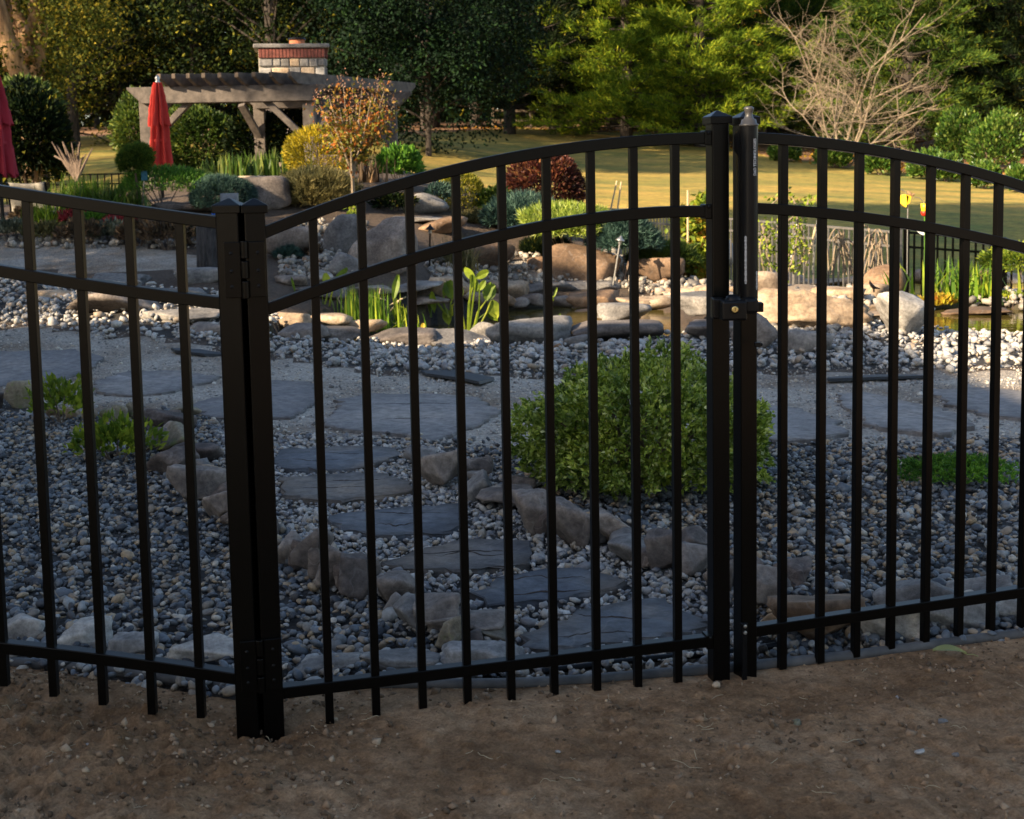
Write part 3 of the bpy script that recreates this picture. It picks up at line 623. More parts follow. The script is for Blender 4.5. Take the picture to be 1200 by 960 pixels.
# magnetic latch: tube with pull knob on the fence post, lock body at mid height
YL = 3.10; tp = at(877.5, 148, YL); tb = at(877.8, 350, YL); cx, cy = tp[0], tp[1]; r = .0218
la = thing('gate_latch', 'tall black magnetic gate latch with grey pull knob and brass key lock', 'latch', (cx, cy, tb[2]-.06))
mb = MB(); mb.lathe([(r, tb[2]), (r, tp[2]), (r*.9, tp[2]+.001)], (cx, cy, 0), 28); mb.box((cx-.012, cy+.022, (tb[2]+tp[2])/2), (.026, .03, tp[2]-tb[2]-.02)); tube = mb.build('latch_tube', M['blacksatin'], la, smooth=False)
z = tp[2]; mb = MB(); mb.lathe([(r*1.06, z), (r*1.1, z+.004), (r*.9, z+.006), (r*.78, z+.016), (r*.55, z+.018), (r*.42, z+.026), (r*.44, z+.034), (r*.55, z+.040), (r*.55, z+.044), (r*.35, z+.047)], (cx, cy, 0), 24)
kn = mb.build('pull_knob', M['knob'], la, smooth=True)
mb = MB(); p = at(862, 160, YL+.03); mb.add([at(860,159,3.12), at(867,152,3.10), at(867,186,3.10), at(860,176,3.12)], [(0,1,2,3)]); mb.add([at(860,159,3.135), at(867,152,3.12), at(867,186,3.12), at(860,176,3.135)], [(3,2,1,0)]); mb.f += [(0,4,5,1),(1,5,6,2),(2,6,7,3),(3,7,4,0)]; mb.build('side_bracket', M['blacksatin'], la)
# lettering up the tube
fc = bpy.data.curves.new('lettering', 'FONT'); fc.body = 'D&D TECHNOLOGIES'; fc.size = .0135; fc.align_x = 'LEFT'; fc.extrude = .0002; fc.offset = .0004; fc.space_character = 1.0
tx = bpy.data.objects.new('lettering', fc); COL.objects.link(tx)
p0 = at(886, 206, YL-.02); th = math.radians(46)        # angle round the tube, towards the right
dn = Vector((math.sin(th), -math.cos(th), 0)); pos = Vector((cx, cy, p0[2]))+dn*(r+.0006)
upv = Vector((math.cos(th), math.sin(th), 0))            # tangent
Rm = Matrix((Vector((0, 0, 1)), -upv, dn)).transposed().to_4x4()
tx.matrix_world = Matrix.Translation(pos)@Rm
bpy.context.view_layer.update()
dg = bpy.context.evaluated_depsgraph_get(); me = bpy.data.meshes.new_from_object(tx.evaluated_get(dg)); me.transform(tx.matrix_world); 
wd = max(v.co.z for v in me.vertices)-min(v.co.z for v in me.vertices)
z0 = min(v.co.z for v in me.vertices); tgt = .088
for v in me.vertices:
    v.co.z = z0+(v.co.z-z0)*tgt/wd
    # wrap onto the cylinder
    ang = math.atan2(v.co.x-cx, -(v.co.y-cy)); rr = r+.0006; v.co.x = cx+rr*math.sin(ang*.86); v.co.y = cy-rr*math.cos(ang*.86)
    v.co -= Vector(la['_o'])
bpy.data.objects.remove(tx); me.materials.clear(); tt_ = link('lettering', me, M['white'], tube, la['_o'])
def sticker(px, py0, py1, Y, wd, parent, ang):
    za = at(px, py0, Y)[2]; zb = at(px, py1, Y)[2]; d = np.array([math.sin(ang), -math.cos(ang), 0]); t_ = np.array([math.cos(ang), math.sin(ang), 0]); c = np.array([cx, cy, 0])+d*(r+.0008)
    mb = MB(); n = int((za-zb)/.0032)
    for i in range(n):
        z = zb+(i+.5)*(za-zb)/n; ww = wd*(.55+.45*((i*7) % 5)/4)
        mb.box(c+np.array([0, 0, z]), (ww, .0006, (za-zb)/n*.62), np.stack([t_, -d, [0, 0, 1]], 1))
    return mb.build('printed_strip', M['white'], parent, origin=la['_o'])
sticker(872, 276, 332, YL, .0065, tube, -.52); sticker(885, 317, 339, YL, .0065, tube, .8)
# lock body
def bx(x0, y0, x1, y1, Y, dep, name, mat, par, bv=.004):
    a = at(x0, y0, Y); b = at(x1, y1, Y); mb = MB(); mb.box(((a[0]+b[0])/2, Y+dep/2, (a[2]+b[2])/2), (abs(b[0]-a[0]), dep, abs(a[2]-b[2]))); return mb.build(name, mat, par, bevel=bv)
bx(835, 350, 850, 374, 3.075, .04, 'striker_plate', M['blacksatin'], la)
lb = bx(846, 353, 876, 376, 3.03, .07, 'lock_body', M['blacksatin'], la, .006)
bx(872, 350, 889.5, 368, 3.045, .075, 'lock_collar', M['blacksatin'], la, .008)
bx(888, 355, 895, 366, 3.07, .03, 'lock_spigot', M['blacksatin'], la, .002)
a = at(859, 353, 3.06); mb = MB(); mb.lathe([(.020, -.018), (.021, 0), (.017, .011), (.008, .016)], (a[0], a[1], a[2]), 20); mb.build('lock_shoulder', M['blacksatin'], la, smooth=True)
c = at(861, 362.5, 3.028); Rk = np.array([[1., 0, 0], [0, 0, -1.], [0, 1., 0]]); mb = MB(); mb.lathe([(.0105, -.004), (.0105, .003), (.0085, .004)], c, 20, Rk); mb.build('lock_ring', M['blacksatin'], lb, origin=la['_o'], smooth=False)
mb = MB(); mb.lathe([(.0075, 0), (.0075, .0055), (.006, .0062)], c, 20, Rk); kc = mb.build('key_cylinder', M['brass'], lb, origin=la['_o'])
mb = MB(); mb.box(c+np.array([0, -.0068, 0]), (.0015, .002, .007)); mb.box(c+np.array([0, -.0064, 0]), (.0015, .001, .004)); mb.build('keyhole', M['blacksatin'], lb, origin=la['_o'])
b2 = at(884, 404, 3.12); mb = MB(); mb.lathe([(.004, 0), (.004, .02)], b2, 10, np.array([[0, 0, 1.], [0, 1, 0], [-1., 0, 0]])); mb.box(b2+np.array([.008, 0, 0]), (.014, .014, .012)); mb.build('latch_bracket', M['blacksatin'], la, bevel=.001)

# ------------------------------------------------------------------ pipes on the ground along the fence
def groundpipe(name, label, cat, pts, r, mat, lift_=.6, Y=None):
    P = []
    xs = np.linspace(pts[0][0], pts[-1][0], 70)
    for x in xs:
        y = seg(x, pts); p = hit(x, y, 2.2, 6); p[2] += r*lift_; P.append(p)
    P = np.array(P)
    for _ in range(6): P[1:-1] = (P[:-2]+2*P[1:-1]+P[2:])/4
    mb = MB(); mb.tube(P, r, 12); return tag(mb.build(name, mat, smooth=True), label, cat)
groundpipe('drain_pipe', 'grey plastic pipe lying along the edge of the dirt under the fence', 'pipe',
  [(-500,750),(-100,768),(0,779),(60,782),(170,790),(290,818),(350,806),(430,803),(560,806),(640,804),(760,794),(870,784),(960,776),(1060,764),(1130,752),(1200,745),(1400,728),(1700,705)], .0155, M['darkpipe'], .35)
groundpipe('edging_strip', 'thin black edging tube above the grey pipe near the latch post', 'edging', [(635,791),(700,783),(760,776),(830,770),(880,765),(927,757)], .0095, M['blacksatin'], .9)

# ------------------------------------------------------------------ flagstones
def slab(poly, mat, label, kind, k):
    rnd = random.Random(100+k); pts = [hit(x, y)[:2] for x, y in poly]; n = len(pts); out = []
    for i in range(n):
        a, b = np.array(pts[i]), np.array(pts[(i+1) % n]); m = max(2, int(np.linalg.norm(b-a)/.05))
        for j in range(m):
            t = j/m; q = a*(1-t)+b*t
            if j: q = q+np.array([rnd.gauss(0, .016), rnd.gauss(0, .014)])
            out.append(q)
    out = np.array(out); c = out.mean(0); th = .028 if kind == 'step' else .02; zc = g(*c)
    gx = (g(c[0]+.15, c[1])-g(c[0]-.15, c[1]))/.3; gy = (g(c[0], c[1]+.15)-g(c[0], c[1]-.15))/.3
    zz = lambda q: zc+gx*(q[0]-c[0])+gy*(q[1]-c[1])
    N = len(out); rings = []
    for sc, dz in ((1.0, -.05), (1.0, th*.55), (.992, th*.85), (.975, th)):
        for q in out:
            p = c+(q-c)*sc+np.array([rnd.gauss(0, .0025), rnd.gauss(0, .0025)])*(dz > 0); rings.append((p[0], p[1], zz(p)+dz+(rnd.gauss(0, .0012) if dz > 0 else 0)))
    for sc in (.7, .35):
        for q in out: p = c+(q-c)*sc; rings.append((p[0], p[1], zz(p)+th+.004*noise.noise(Vector((p[0]*6, p[1]*9, k)))))
    rings.append((c[0], c[1], zz(c)+th))
    f = [(r_*N+i, r_*N+(i+1) % N, (r_+1)*N+(i+1) % N, (r_+1)*N+i) for r_ in range(5) for i in range(N)]+[(5*N+i, 5*N+(i+1) % N, 6*N) for i in range(N)]
    mb = MB(); mb.add(rings, f); o = mb.build('stepping_stone' if kind == 'step' else 'flagstone', mat)
    me = o.data
    tag(o, label, 'stepping stone' if kind == 'step' else 'flagstone', 'bluestone stepping stones behind the gate' if kind == 'step' else 'flagstones set in the gravel path')
    # thin split ledges and cracks on the surface
    if kind == 'step' or k == 9:
        xs_ = out[:, 0]; wx = xs_.max()-xs_.min(); wy = out[:, 1].max()-out[:, 1].min()
        for q in range(2):
            yo = c[1]+wy*(.16 if q else -.14)+rnd.gauss(0, .01); a = np.array([c[0]-wx*rnd.uniform(.05, .4), yo+rnd.gauss(0, .02)]); b = np.array([c[0]+wx*rnd.uniform(.12, .38), yo+rnd.gauss(0, .02)])
            P = []
            for t in np.linspace(0, 1, 24):
                p = a*(1-t)+b*t; p = p+np.array([0, 1])*(.045*noise.noise(Vector((t*3, q*5, k*3)))+.015*noise.noise(Vector((t*12, q*5, k*3)))); P.append((p[0], p[1], zz(p)+th-.0005))
            cr = MB(); cr.tube(P, [.0006+.0034*math.sin(math.pi*i/23)*rnd.uniform(.3, 1) for i in range(24)], 4); cr.build('crack', M['blacksatin'] if False else M['p_dark'], o, origin=o['_o'])
for k, (kind, poly, mt, lab) in enumerate(SLABS): slab(poly, M[mt], lab, kind, k)

# ------------------------------------------------------------------ rocks
def rockmesh(name, seed, dims, sharp=14, n=12, sub=3, rough=.05):
    rs = np.random.RandomState(seed); V, F = {2: ICO2, 3: ICO3, 4: ICO4}[sub]
    pl = rs.randn(n, 3); pl /= np.linalg.norm(pl, axis=1)[:, None]; dd = rs.uniform(.40, .82, n)
    ex = np.eye(3); pl = np.concatenate([pl, ex, -ex]); dd = np.concatenate([dd, rs.uniform(.8, 1, 6)])
    s = np.maximum(V@pl.T/dd, 0); r = np.sum(s**sharp, 1)**(-1/sharp); v = V*r[:, None]
    o = rs.rand(3)*50
    for i in range(len(v)):
        q = Vector(v[i]*1.3+o); q2 = Vector(v[i]*4+o); q3 = Vector(v[i]*10+o)
        v[i] *= 1+rough*1.2*noise.noise(q)+rough*1.0*noise.noise(q2)+rough*.7*noise.noise(q3)
    v /= np.abs(v).max(0)
    return fastmesh(name, v*np.array(dims)/2, F, sharp < 12)
RK = 0
def rock(cx_, yb, wpx, hpx, tone, label, group=None, sharp=36, dep=.7, Y=None, rot=None, name='rock', cat='rock', tilt=0, sub=3, zoff=0, rgh=None):
    global RK; RK += 1; rs = random.Random(RK*31)
    if Y is None: p = hit(cx_, yb-1)
    else: p = at(cx_, yb, Y)
    Y = p[1]; w_ = wpx/FPX*Y; d_ = w_*dep; e = max(.02, (yb-185)/FPX); H = hpx/FPX*Y-d_*e*.8; 
    H = max(H, hpx/FPX*Y*.5, .03)
    w_ *= 1.06 if 'row' not in label else 1.0; c = np.array([p[0], p[1]+d_*.42, p[2]+H*.42+zoff])
    me = rockmesh(name, RK*7+3, (w_*1.04, d_, H*1.16), sharp*(1.8 if 8 <= sharp < 30 else 1), 7 if sharp >= 30 else 9, (4 if wpx > 44 and Y < 9 or wpx > 75 else 3) if wpx > 20 else 2, rgh or (.05 if sharp > 8 else .035))
    o = link(name, me, M[tone], None, c); o.rotation_euler = (rs.uniform(-.06, .06)+tilt*.3+(rs.uniform(-.3, .3) if 'row left' in label or 'row right' in label else 0), tilt+(rs.uniform(-.3, .3) if 'row left' in label or 'row right' in label else 0), rs.uniform(-.25, .25) if rot is None else rot)
    tag(o, label, cat, group); return o
ORD = ['first','second','third','fourth','fifth','sixth','seventh','eighth','ninth','tenth','eleventh','twelfth','thirteenth','fourteenth','fifteenth','sixteenth','seventeenth','eighteenth','nineteenth','twentieth','twenty first','twenty second','twenty third','twenty fourth']
TN = {'p':'purplish grey','p_dark':'dark brown grey','g':'grey','t':'tan','w':'pale grey','m':'mossy green','o':'orange tan'}
def row(rows, desc, group, **kw):
    if 'in the row ' in desc:
        rs_ = random.Random(len(rows)); side = 'left' if 'row left' in desc else 'right'
        for i, (a, b) in enumerate(zip(rows[:-1], rows[1:])):
            if abs(a[0]-b[0])+abs(a[1]-b[1]) < 16: continue
            tn = rs_.choice(['p_dark', 'p', 'p_dark', 'g']); rock((a[0]+b[0])/2+rs_.uniform(-5, 5), (a[1]+b[1])/2+rs_.uniform(-4, 3), (a[2]+b[2])*.34, (a[3]+b[3])*.37, tn, f'smaller {TN[tn]} rock wedged after the {ORD[i]} rock of the {side} row', group, dep=.8, tilt=rs_.uniform(-.4, .4), zoff=.01)
    for i, r_ in enumerate(rows):
        kk = dict(kw); 
        if len(r_) > 5: kk.update(r_[5])
        a_ = list(r_[:5]); k_ = kk.pop('grow', 1); a_[2] *= k_; a_[3] *= 1+(k_-1)*.8; a_[1] += a_[3]*(k_-1)*.3
        rock(*a_, f'{TN[r_[4]]} rock, {ORD[i]} {desc}', group, **kk)
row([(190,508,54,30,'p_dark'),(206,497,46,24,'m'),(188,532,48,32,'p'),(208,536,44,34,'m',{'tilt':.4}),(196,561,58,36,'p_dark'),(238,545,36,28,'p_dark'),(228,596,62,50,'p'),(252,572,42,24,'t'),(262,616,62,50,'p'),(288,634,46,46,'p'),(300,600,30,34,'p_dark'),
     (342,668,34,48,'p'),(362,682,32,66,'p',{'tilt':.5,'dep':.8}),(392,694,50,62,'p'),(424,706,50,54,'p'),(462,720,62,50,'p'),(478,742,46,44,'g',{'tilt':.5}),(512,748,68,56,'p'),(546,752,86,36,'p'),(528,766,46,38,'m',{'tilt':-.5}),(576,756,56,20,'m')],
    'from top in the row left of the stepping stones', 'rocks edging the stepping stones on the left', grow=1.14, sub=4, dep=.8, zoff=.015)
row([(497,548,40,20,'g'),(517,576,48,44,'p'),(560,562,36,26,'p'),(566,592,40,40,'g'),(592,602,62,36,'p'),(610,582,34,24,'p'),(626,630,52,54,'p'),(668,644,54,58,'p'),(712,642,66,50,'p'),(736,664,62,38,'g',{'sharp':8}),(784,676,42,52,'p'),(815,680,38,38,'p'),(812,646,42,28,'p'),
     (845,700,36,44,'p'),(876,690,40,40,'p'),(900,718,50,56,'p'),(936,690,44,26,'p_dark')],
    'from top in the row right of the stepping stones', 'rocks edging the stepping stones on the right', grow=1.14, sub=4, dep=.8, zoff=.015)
row([(20,752,56,36,'w'),(92,764,62,40,'w'),(152,772,52,34,'w'),(245,784,108,46,'w'),(375,794,84,26,'g'),(468,788,92,28,'g'),(567,784,94,40,'w')],
    'from left in the border row above the grey pipe', 'border stones behind the fence foot', sub=4, grow=1.12, dep=.55)
row([(910,745,44,34,'t'),(966,757,112,66,'o'),(1044,754,72,54,'w'),(1086,720,100,52,'g'),(1126,740,88,48,'w'),(1165,705,84,34,'g'),(1190,730,60,40,'w'),(1250,730,80,44,'w')],
    'from left in the border row right of the latch', 'border stones behind the fence foot', sub=4, grow=1.12, dep=.55)
row([(-22,482,46,36,'p_dark'),(20,480,40,38,'m')], 'from left of two at the left edge above the pebbles', 'rocks at the path corner', sub=3)
for i, (x, yb, w_, h_, t_) in enumerate([(62,492,26,18,'t'),(88,494,22,20,'t'),(106,496,22,22,'t'),(124,497,24,22,'m'),(140,497,22,24,'m'),(156,494,20,24,'m'),(177,494,26,15,'w')]):
    rock(x, yb, w_, h_, t_, f'rounded cobble, {ORD[i]} from left in the line behind the yellow green plants', 'cobbles along the path corner', sharp=4, name='cobble', cat='cobble')
# rocks around the pond and on the mound
EXTRA = [
 (118,374,122,42,'p','large low purplish boulder lying in the white gravel left of the pond',{'sharp':8,'sub':4}),
 (140,338,92,24,'g','flat grey rock behind the large low purplish boulder',{}),
 (232,334,66,22,'g','grey rock behind the left fence post, beside the bark stump',{}),
 (206,352,70,16,'g','thin grey ledge rock right of the large low purplish boulder',{}),
 (214,383,110,24,'g','flat grey slab rock lying on white gravel left of the hinge posts',{'sharp':12}),
 (250,394,62,18,'p','low flat rock in white gravel just left of the hinge posts',{}),
 (56,352,62,14,'t','sunlit tan slab in the white gravel near the left edge',{}),
 (250,316,50,14,'g','small rock between the stump and the gate hinge',{}),
 (345,402,70,24,'p','left end rock of the dark ledge at the near side of the pond',{'sharp':10}),
 (400,404,76,24,'p','dark ledge rock at the near pond edge below the water plants',{}),
 (462,408,92,26,'p','long dark ledge rock at the near pond edge, middle of the gate',{}),
 (532,408,92,28,'g','layered blue grey ledge rock left of the big shaded boulder',{}),
 (570,400,44,24,'g','small dark rock tucked against the left end of the big shaded boulder',{}),
 (345,384,52,22,'t','small tan sunlit rock at the left end of the pond',{}),
 (392,384,56,18,'t','flat sunlit rock among the water plants at the left of the pond',{}),
 (420,392,60,20,'t','low tan rock in the water plants nearest the dark ledge',{}),
 (615,409,112,44,'g','big shaded grey boulder at the near pond edge in the middle of the gate',{'sharp':9,'sub':4}),
 (712,405,128,34,'p','long shaded rock with rounded right end at the near pond edge',{'sharp':8,'sub':4}),
 (738,384,70,24,'g','grey rock stacked on the long shaded rock at the near pond edge',{'zoff':.05}),
 (676,409,32,18,'g','small grey stone between the two big shaded rocks at the pond edge',{'sharp':6}),
 (655,412,15,10,'o','very small brown stone in front of the big shaded boulder',{'sharp':5}),
 (830,379,100,30,'g','flat overhanging grey rock left of the latch post',{'zoff':.07}),
 (838,404,96,30,'p','reddish rock under the overhanging grey rock by the latch post',{}),
 (888,415,56,52,'p','tall reddish brown boulder behind the latch post',{'sub':4}),
 (944,418,66,36,'g','low grey rock in the gravel right of the latch post',{'sharp':9}),
 (902,382,56,30,'g','grey sloping rock under the gravel behind the gate latch',{}),
 (954,392,144,60,'t','largest tan sunlit boulder with a pitted face, right of the latch',{'sharp':14,'rgh':.15,'dep':.5}),
 (1068,399,76,64,'w','pale boulder split into a bright left face and a grey right face',{'sharp':24,'rgh':.10,'dep':.9,'tilt':.25}),
 (893,350,50,34,'t','rounded tan stone beside the latch tube below the far metal fence',{'sharp':6}),
 (926,342,62,26,'p','low brown boulder under the climbing rose behind the latch',{'sharp':6}),
 (1046,349,62,46,'o','rounded egg shaped orange tan boulder at the foot of the far metal fence',{'sharp':4,'sub':4}),
 (1088,336,44,24,'p','low brown boulder right of the egg shaped boulder',{'sharp':5}),
 (1118,344,40,22,'t','tan rock behind the reeds at the right',{'sharp':6}),
 (1152,340,34,26,'o','orange tan rock right of the reeds',{'sharp':8}),
 (1188,334,44,16,'g','low grey rock under the yellow green shrub at the right edge',{}),
 (958,340,80,14,'t','flat ledge stone above the largest tan boulder',{}),
 (1000,337,60,13,'t','thin ledge stone in front of the dried vine stems',{}),
 (940,350,90,16,'t','flat sunlit stone just behind the largest tan boulder',{}),
 (985,356,60,20,'t','sunlit stone between the largest tan boulder and the bird figure',{}),
 (1022,352,46,20,'t','sunlit stone under the bird figure',{}),
 (1024,366,56,12,'t','upper thin slab of the small cascade below the bird figure',{}),
 (1020,374,52,10,'t','lower thin slab of the small cascade below the bird figure',{}),
 (1150,373,78,15,'o','long flat pinkish slab lying in the right pond',{}),
 (1118,395,50,8,'t','thin slab at the near edge of the right pond',{}),
 (528,354,48,32,'t','sunlit rough rock at the far pond edge behind the water plants',{}),
 (560,356,44,18,'t','sunlit rock at the far pond edge behind the tall leafed plant',{}),
 (594,350,52,22,'t','sunlit flat rock at the far pond edge, middle of the gate',{}),
 (588,360,34,16,'o','dark orange rock below the sunlit flat rock at the far pond edge',{}),
 (607,360,26,14,'p','small grey stone at the waterline below the far ledge',{'sharp':6}),
 (624,359,32,18,'p','rounded grey stone at the waterline below the far ledge',{'sharp':6}),
 (640,346,70,18,'g','grey ledge rock along the far pond edge, left of the garden light',{}),
 (698,344,80,16,'g','grey ledge rock at the foot of the leaning garden light',{}),
 (662,360,34,16,'p','brown stone at the waterline left of the yellow block rock',{}),
 (700,365,64,26,'o','yellow tan sunlit block rock at the right end of the pond',{'sharp':18,'sub':4}),
 (690,372,50,10,'o','small orange stone at the waterline under the yellow block rock',{}),
 (750,365,52,20,'t','sunlit tan stone right of the yellow block rock',{'sharp':8}),
 (776,362,60,20,'t','sunlit tan rock behind the overhanging grey rock',{'sharp':8}),
 (800,350,62,15,'t','pale flat rock in front of the autumn vine',{}),
 (842,350,56,17,'t','pale flat rock beside the gate stile in front of the vine',{}),
 (835,334,40,38,'w','upright pale stone leaning right of the autumn vine',{'tilt':-.5}),
 (848,318,34,38,'w','white boulder glimpsed between the two latch posts',{}),
 (470,346,92,18,'g','dark ledge rock along the far left pond edge',{}),
 (500,360,50,13,'p','thin dark stone at the waterline under the far left ledge',{}),
 (430,350,60,16,'p','dark ledge rock behind the reeds at the left of the pond',{}),
 (372,350,60,18,'p','dark rock beyond the left end of the pond',{}),
 (338,336,40,14,'p','flat brown stone beside the gravel patch behind the first gate picket',{}),
 (402,324,58,30,'g','grey hump backed boulder behind the left water plants',{'sharp':7}),
 (375,330,30,14,'g','small stone left of the hump backed boulder',{}),
 (455,318,84,66,'p','largest boulder of the mound, grey with rounded top, behind the third gate picket',{'sharp':12,'sub':4,'dep':.6}),
 (400,298,44,52,'g','upright grey boulder left of the largest mound boulder',{'sharp':8}),
 (338,305,62,42,'p','broad shaded boulder right of the hinge posts',{'sharp':8,'sub':4}),
 (518,278,62,24,'o','sunlit brown boulder behind the grass tuft',{'sharp':8}),
 (472,262,96,10,'g','thin flat slab lying on top of the largest mound boulder',{}),
 (566,318,70,34,'o','tan boulder right of the grass tuft on the mound',{'sharp':7}),
 (634,318,48,20,'o','low orange boulder under the spreading juniper',{'sharp':6}),
 (694,332,90,52,'o','big smooth tan boulder under the spreading juniper',{'sharp':12,'sub':4,'dep':.6}),
 (772,334,64,34,'o','brown boulder below the trailing juniper near the gate stile',{'sharp':8}),
 (493,252,60,26,'g','grey rock under the gate top rail beside the green shrub',{'sharp':7}),
 (300,250,76,44,'p','broad flat faced rock above the hinge posts between the blue spruce and the heather',{'sharp':7,'sub':4}),
 (214,252,70,17,'p','low flat rock in front of the blue spruce',{}),
 (188,250,50,12,'g','thin grey slab left of the low flat rock by the blue spruce',{}),
 (245,214,40,14,'g','sunlit flat rock beyond the lime green mound',{}),
 (290,206,14,10,'w','small pale stone among the iris leaves',{'sharp':5}),
 (325,200,26,10,'t','tan ledge stone left of the golden shrub',{}),
 (330,192,12,7,'w','small white stone on the ledge stone by the golden shrub',{'sharp':5}),
 (18,262,36,12,'g','grey rock under the patio chair at the left edge',{}),
 (66,260,60,14,'w','pale broken rocks in front of the low grass, left of the red sedum',{}),
 (300,216,60,9,'t','low tan rock edging in front of the iris leaves',{}),
]
for e in EXTRA: rock(*e[:6], **e[6])
# small loose stones lying on the dirt
for (x, y, w_, h_, t_, lab) in [(1052,822,7,6,'w','small blue grey pebble lying on the dirt right of centre'),(1106,848,16,8,'g','flat grey stone lying on the dirt at the lower right'),(933,854,18,11,'m','brown lump of clay lying on the dirt below the latch post'),(654,886,8,4,'w','tiny pale pebble lying on the dirt below the gate'),
     (102,884,9,5,'w','tiny blue pebble on the dirt at the lower left'),(1078,890,14,7,'w','pale pebble at the bottom edge of the photo'),(1120,893,10,6,'g','grey pebble near the bottom right edge of the photo'),(840,812,12,9,'t','tan pebble on the dirt at the foot of the latch stile')]:
    p = hit(x, y); p[2] = dirt_h(p[0], p[1])+.004; me = rockmesh('pebble', int(x), (w_/FPX*p[1], w_/FPX*p[1]*.8, h_/FPX*p[1]*.9), 5, 9, 2); tag(link('pebble', me, M[t_], None, p), lab, 'pebble')
# fallen leaf on the dirt
p = hit(1112, 772); p[2] = dirt_h(p[0], p[1])+.012; mb = MB(); vs = []
for i, t in enumerate(np.linspace(0, 1, 9)):
    w_ = .019*math.sin(math.pi*min(1, t*1.02)**.8)+.0006; zc = .010*math.sin(t*3)
    a = np.array([-.04+.08*t, .01-.03*t, zc]); vs += [a+[w_*.3, w_, .006], a, a-[w_*.3, w_, -.004]]
mb.add(np.array(vs)+p, [(3*i+k, 3*i+k+1, 3*i+4+k, 3*i+3+k) for i in range(8) for k in range(2)])
mb.tube(np.array([[.04, -.02, .002], [.055, -.027, .004], [.066, -.03, 0]])+p, .0012, 5)
tag(mb.build('fallen_leaf', leafmat('leaf_fallen', [(0, (.30, .33, .14)), (1, (.34, .35, .16))], .2)), 'single pale green leaf lying on the dirt at the right', 'leaf')
# torn landscape fabric
def flap(pts, lab):
    P = [hit(x, y) for x, y in pts]; c = np.mean(P, 0); mb = MB(); vs = []
    n = len(P)
    for k_, dz in ((1, .012), (.97, .03)):
        for i, p in enumerate(P): q = c+(p-c)*k_; vs.append([q[0], q[1], p[2]+dz+.02*noise.noise(Vector((i*1.7, 1, 2)))])
    mb.add(vs, [(i, (i+1) % n, n+(i+1) % n, n+i) for i in range(n)]+[tuple(range(n, 2*n))]); tag(mb.build('landscape_fabric', M['fabric']), lab, 'fabric')
flap([(492,439),(530,438),(560,441),(580,447),(562,454),(545,450),(500,443)], 'torn piece of black fabric sticking out between the path and the white gravel')
flap([(200,412),(235,414),(266,417),(240,419),(205,416)], 'strip of black fabric showing along the gravel left of the hinge posts')
flap([(968,447),(1030,444),(1085,442),(1085,445),(1030,448),(970,450)], 'strip of black fabric edging along the path at the right')
# ------------------------------------------------------------------ foliage tools
def unit(v): return v/(np.linalg.norm(v, axis=-1, keepdims=True)+1e-9)
def snoise(P, freq, seed):
    rs = np.random.RandomState(seed); o = np.zeros(len(P))
    for k in range(7):
        d = unit(rs.randn(3))*freq*rs.uniform(.6, 2.0); o += np.sin(P@d+rs.rand()*6.28)
    return o/4.0
def leafarr(P, D, Ln, Wd, fold=.25, rs=RS):
    n = len(P); D = unit(D); s = unit(np.cross(D, rs.randn(n, 3))); nn = np.cross(s, D); Ln = np.broadcast_to(Ln, n)[:, None]; Wd = np.broadcast_to(Wd, n)[:, None]
    a = P; b = P+D*Ln*.45+s*Wd*.5+nn*Wd*fold; c = P+D*Ln-nn*Wd*fold*.6; d = P+D*Ln*.45-s*Wd*.5+nn*Wd*fold
    v = np.stack([a, b, c, d], 1).reshape(-1, 3); i = np.arange(n)[:, None]*4
    f = np.concatenate([i+[0, 1, 2], i+[0, 2, 3]], 1).reshape(-1, 3); return v, f
def needlearr(P, D, Ln, Wd, rs=RS):
    n = len(P); D = unit(D); s = unit(np.cross(D, rs.randn(n, 3))); Ln = np.broadcast_to(Ln, n)[:, None]
    v = np.stack([P-s*Wd*.5, P+s*Wd*.5, P+D*Ln], 1).reshape(-1, 3); return v, np.arange(3*n).reshape(-1, 3)
def foliage(name, vf, mat, parent, origin):
    v, f = vf; return link(name, fastmesh(name, v-np.array(origin), f), mat, parent, origin)
def crown(n, c, rad, lump=.2, freq=2.2, inner=.6, bottom=-.5, seed=1, power=.6):
    rs = np.random.RandomState(seed); u = unit(rs.randn(int(n*1.6), 3)); u = u[u[:, 2] > bottom][:n]
    r = (1+lump*snoise(u, freq, seed))*(inner+(1-inner)*rs.rand(len(u))**power)
    return np.array(c)+u*r[:, None]*np.array(rad), u
def grassarr(P, H, spread, Wd, rs, droop=.5, nseg=3):
    n = len(P); th = rs.rand(n)*6.283; out = np.stack([np.cos(th), np.sin(th), np.zeros(n)], 1); side = np.stack([-np.sin(th), np.cos(th), np.zeros(n)], 1)
    H = np.broadcast_to(H, n)*rs.uniform(.6, 1.1, n); sp = np.abs(rs.randn(n))*spread; rows = []
    for k in range(nseg+1):
        t = k/nseg; c = P+out*(sp*H*(t**1.6))[:, None]+np.array([0, 0, 1.])*(H*(t-droop*np.minimum(sp, 1.5)*.5*t**2.5))[:, None]; w_ = Wd*(1-t**2)*.5+.0004
        rows += [c-side*w_, c+side*w_]
    v = np.stack(rows, 1); i = np.arange(n)[:, None]*(2*(nseg+1)); f = []
    for k in range(nseg): f += [i+[2*k, 2*k+1, 2*k+3], i+[2*k, 2*k+3, 2*k+2]]
    return v.reshape(-1, 3), np.stack(f, 1).reshape(-1, 3)
def stems(c, tops, r, mat, parent, name='stem'):
    mb = MB(); rs = random.Random(3)
    for t in tops:
        m = (c+t)/2+np.array([rs.uniform(-.1, .1), rs.uniform(-.1, .1), rs.uniform(0, .1)])*np.linalg.norm(t-c)*.5; mb.tube([c, m, t], [r, r*.7, r*.3], 5)
    return mb.build(name, mat, parent)
SH = 0
SPR = {'round_shrub': (150, .05)}
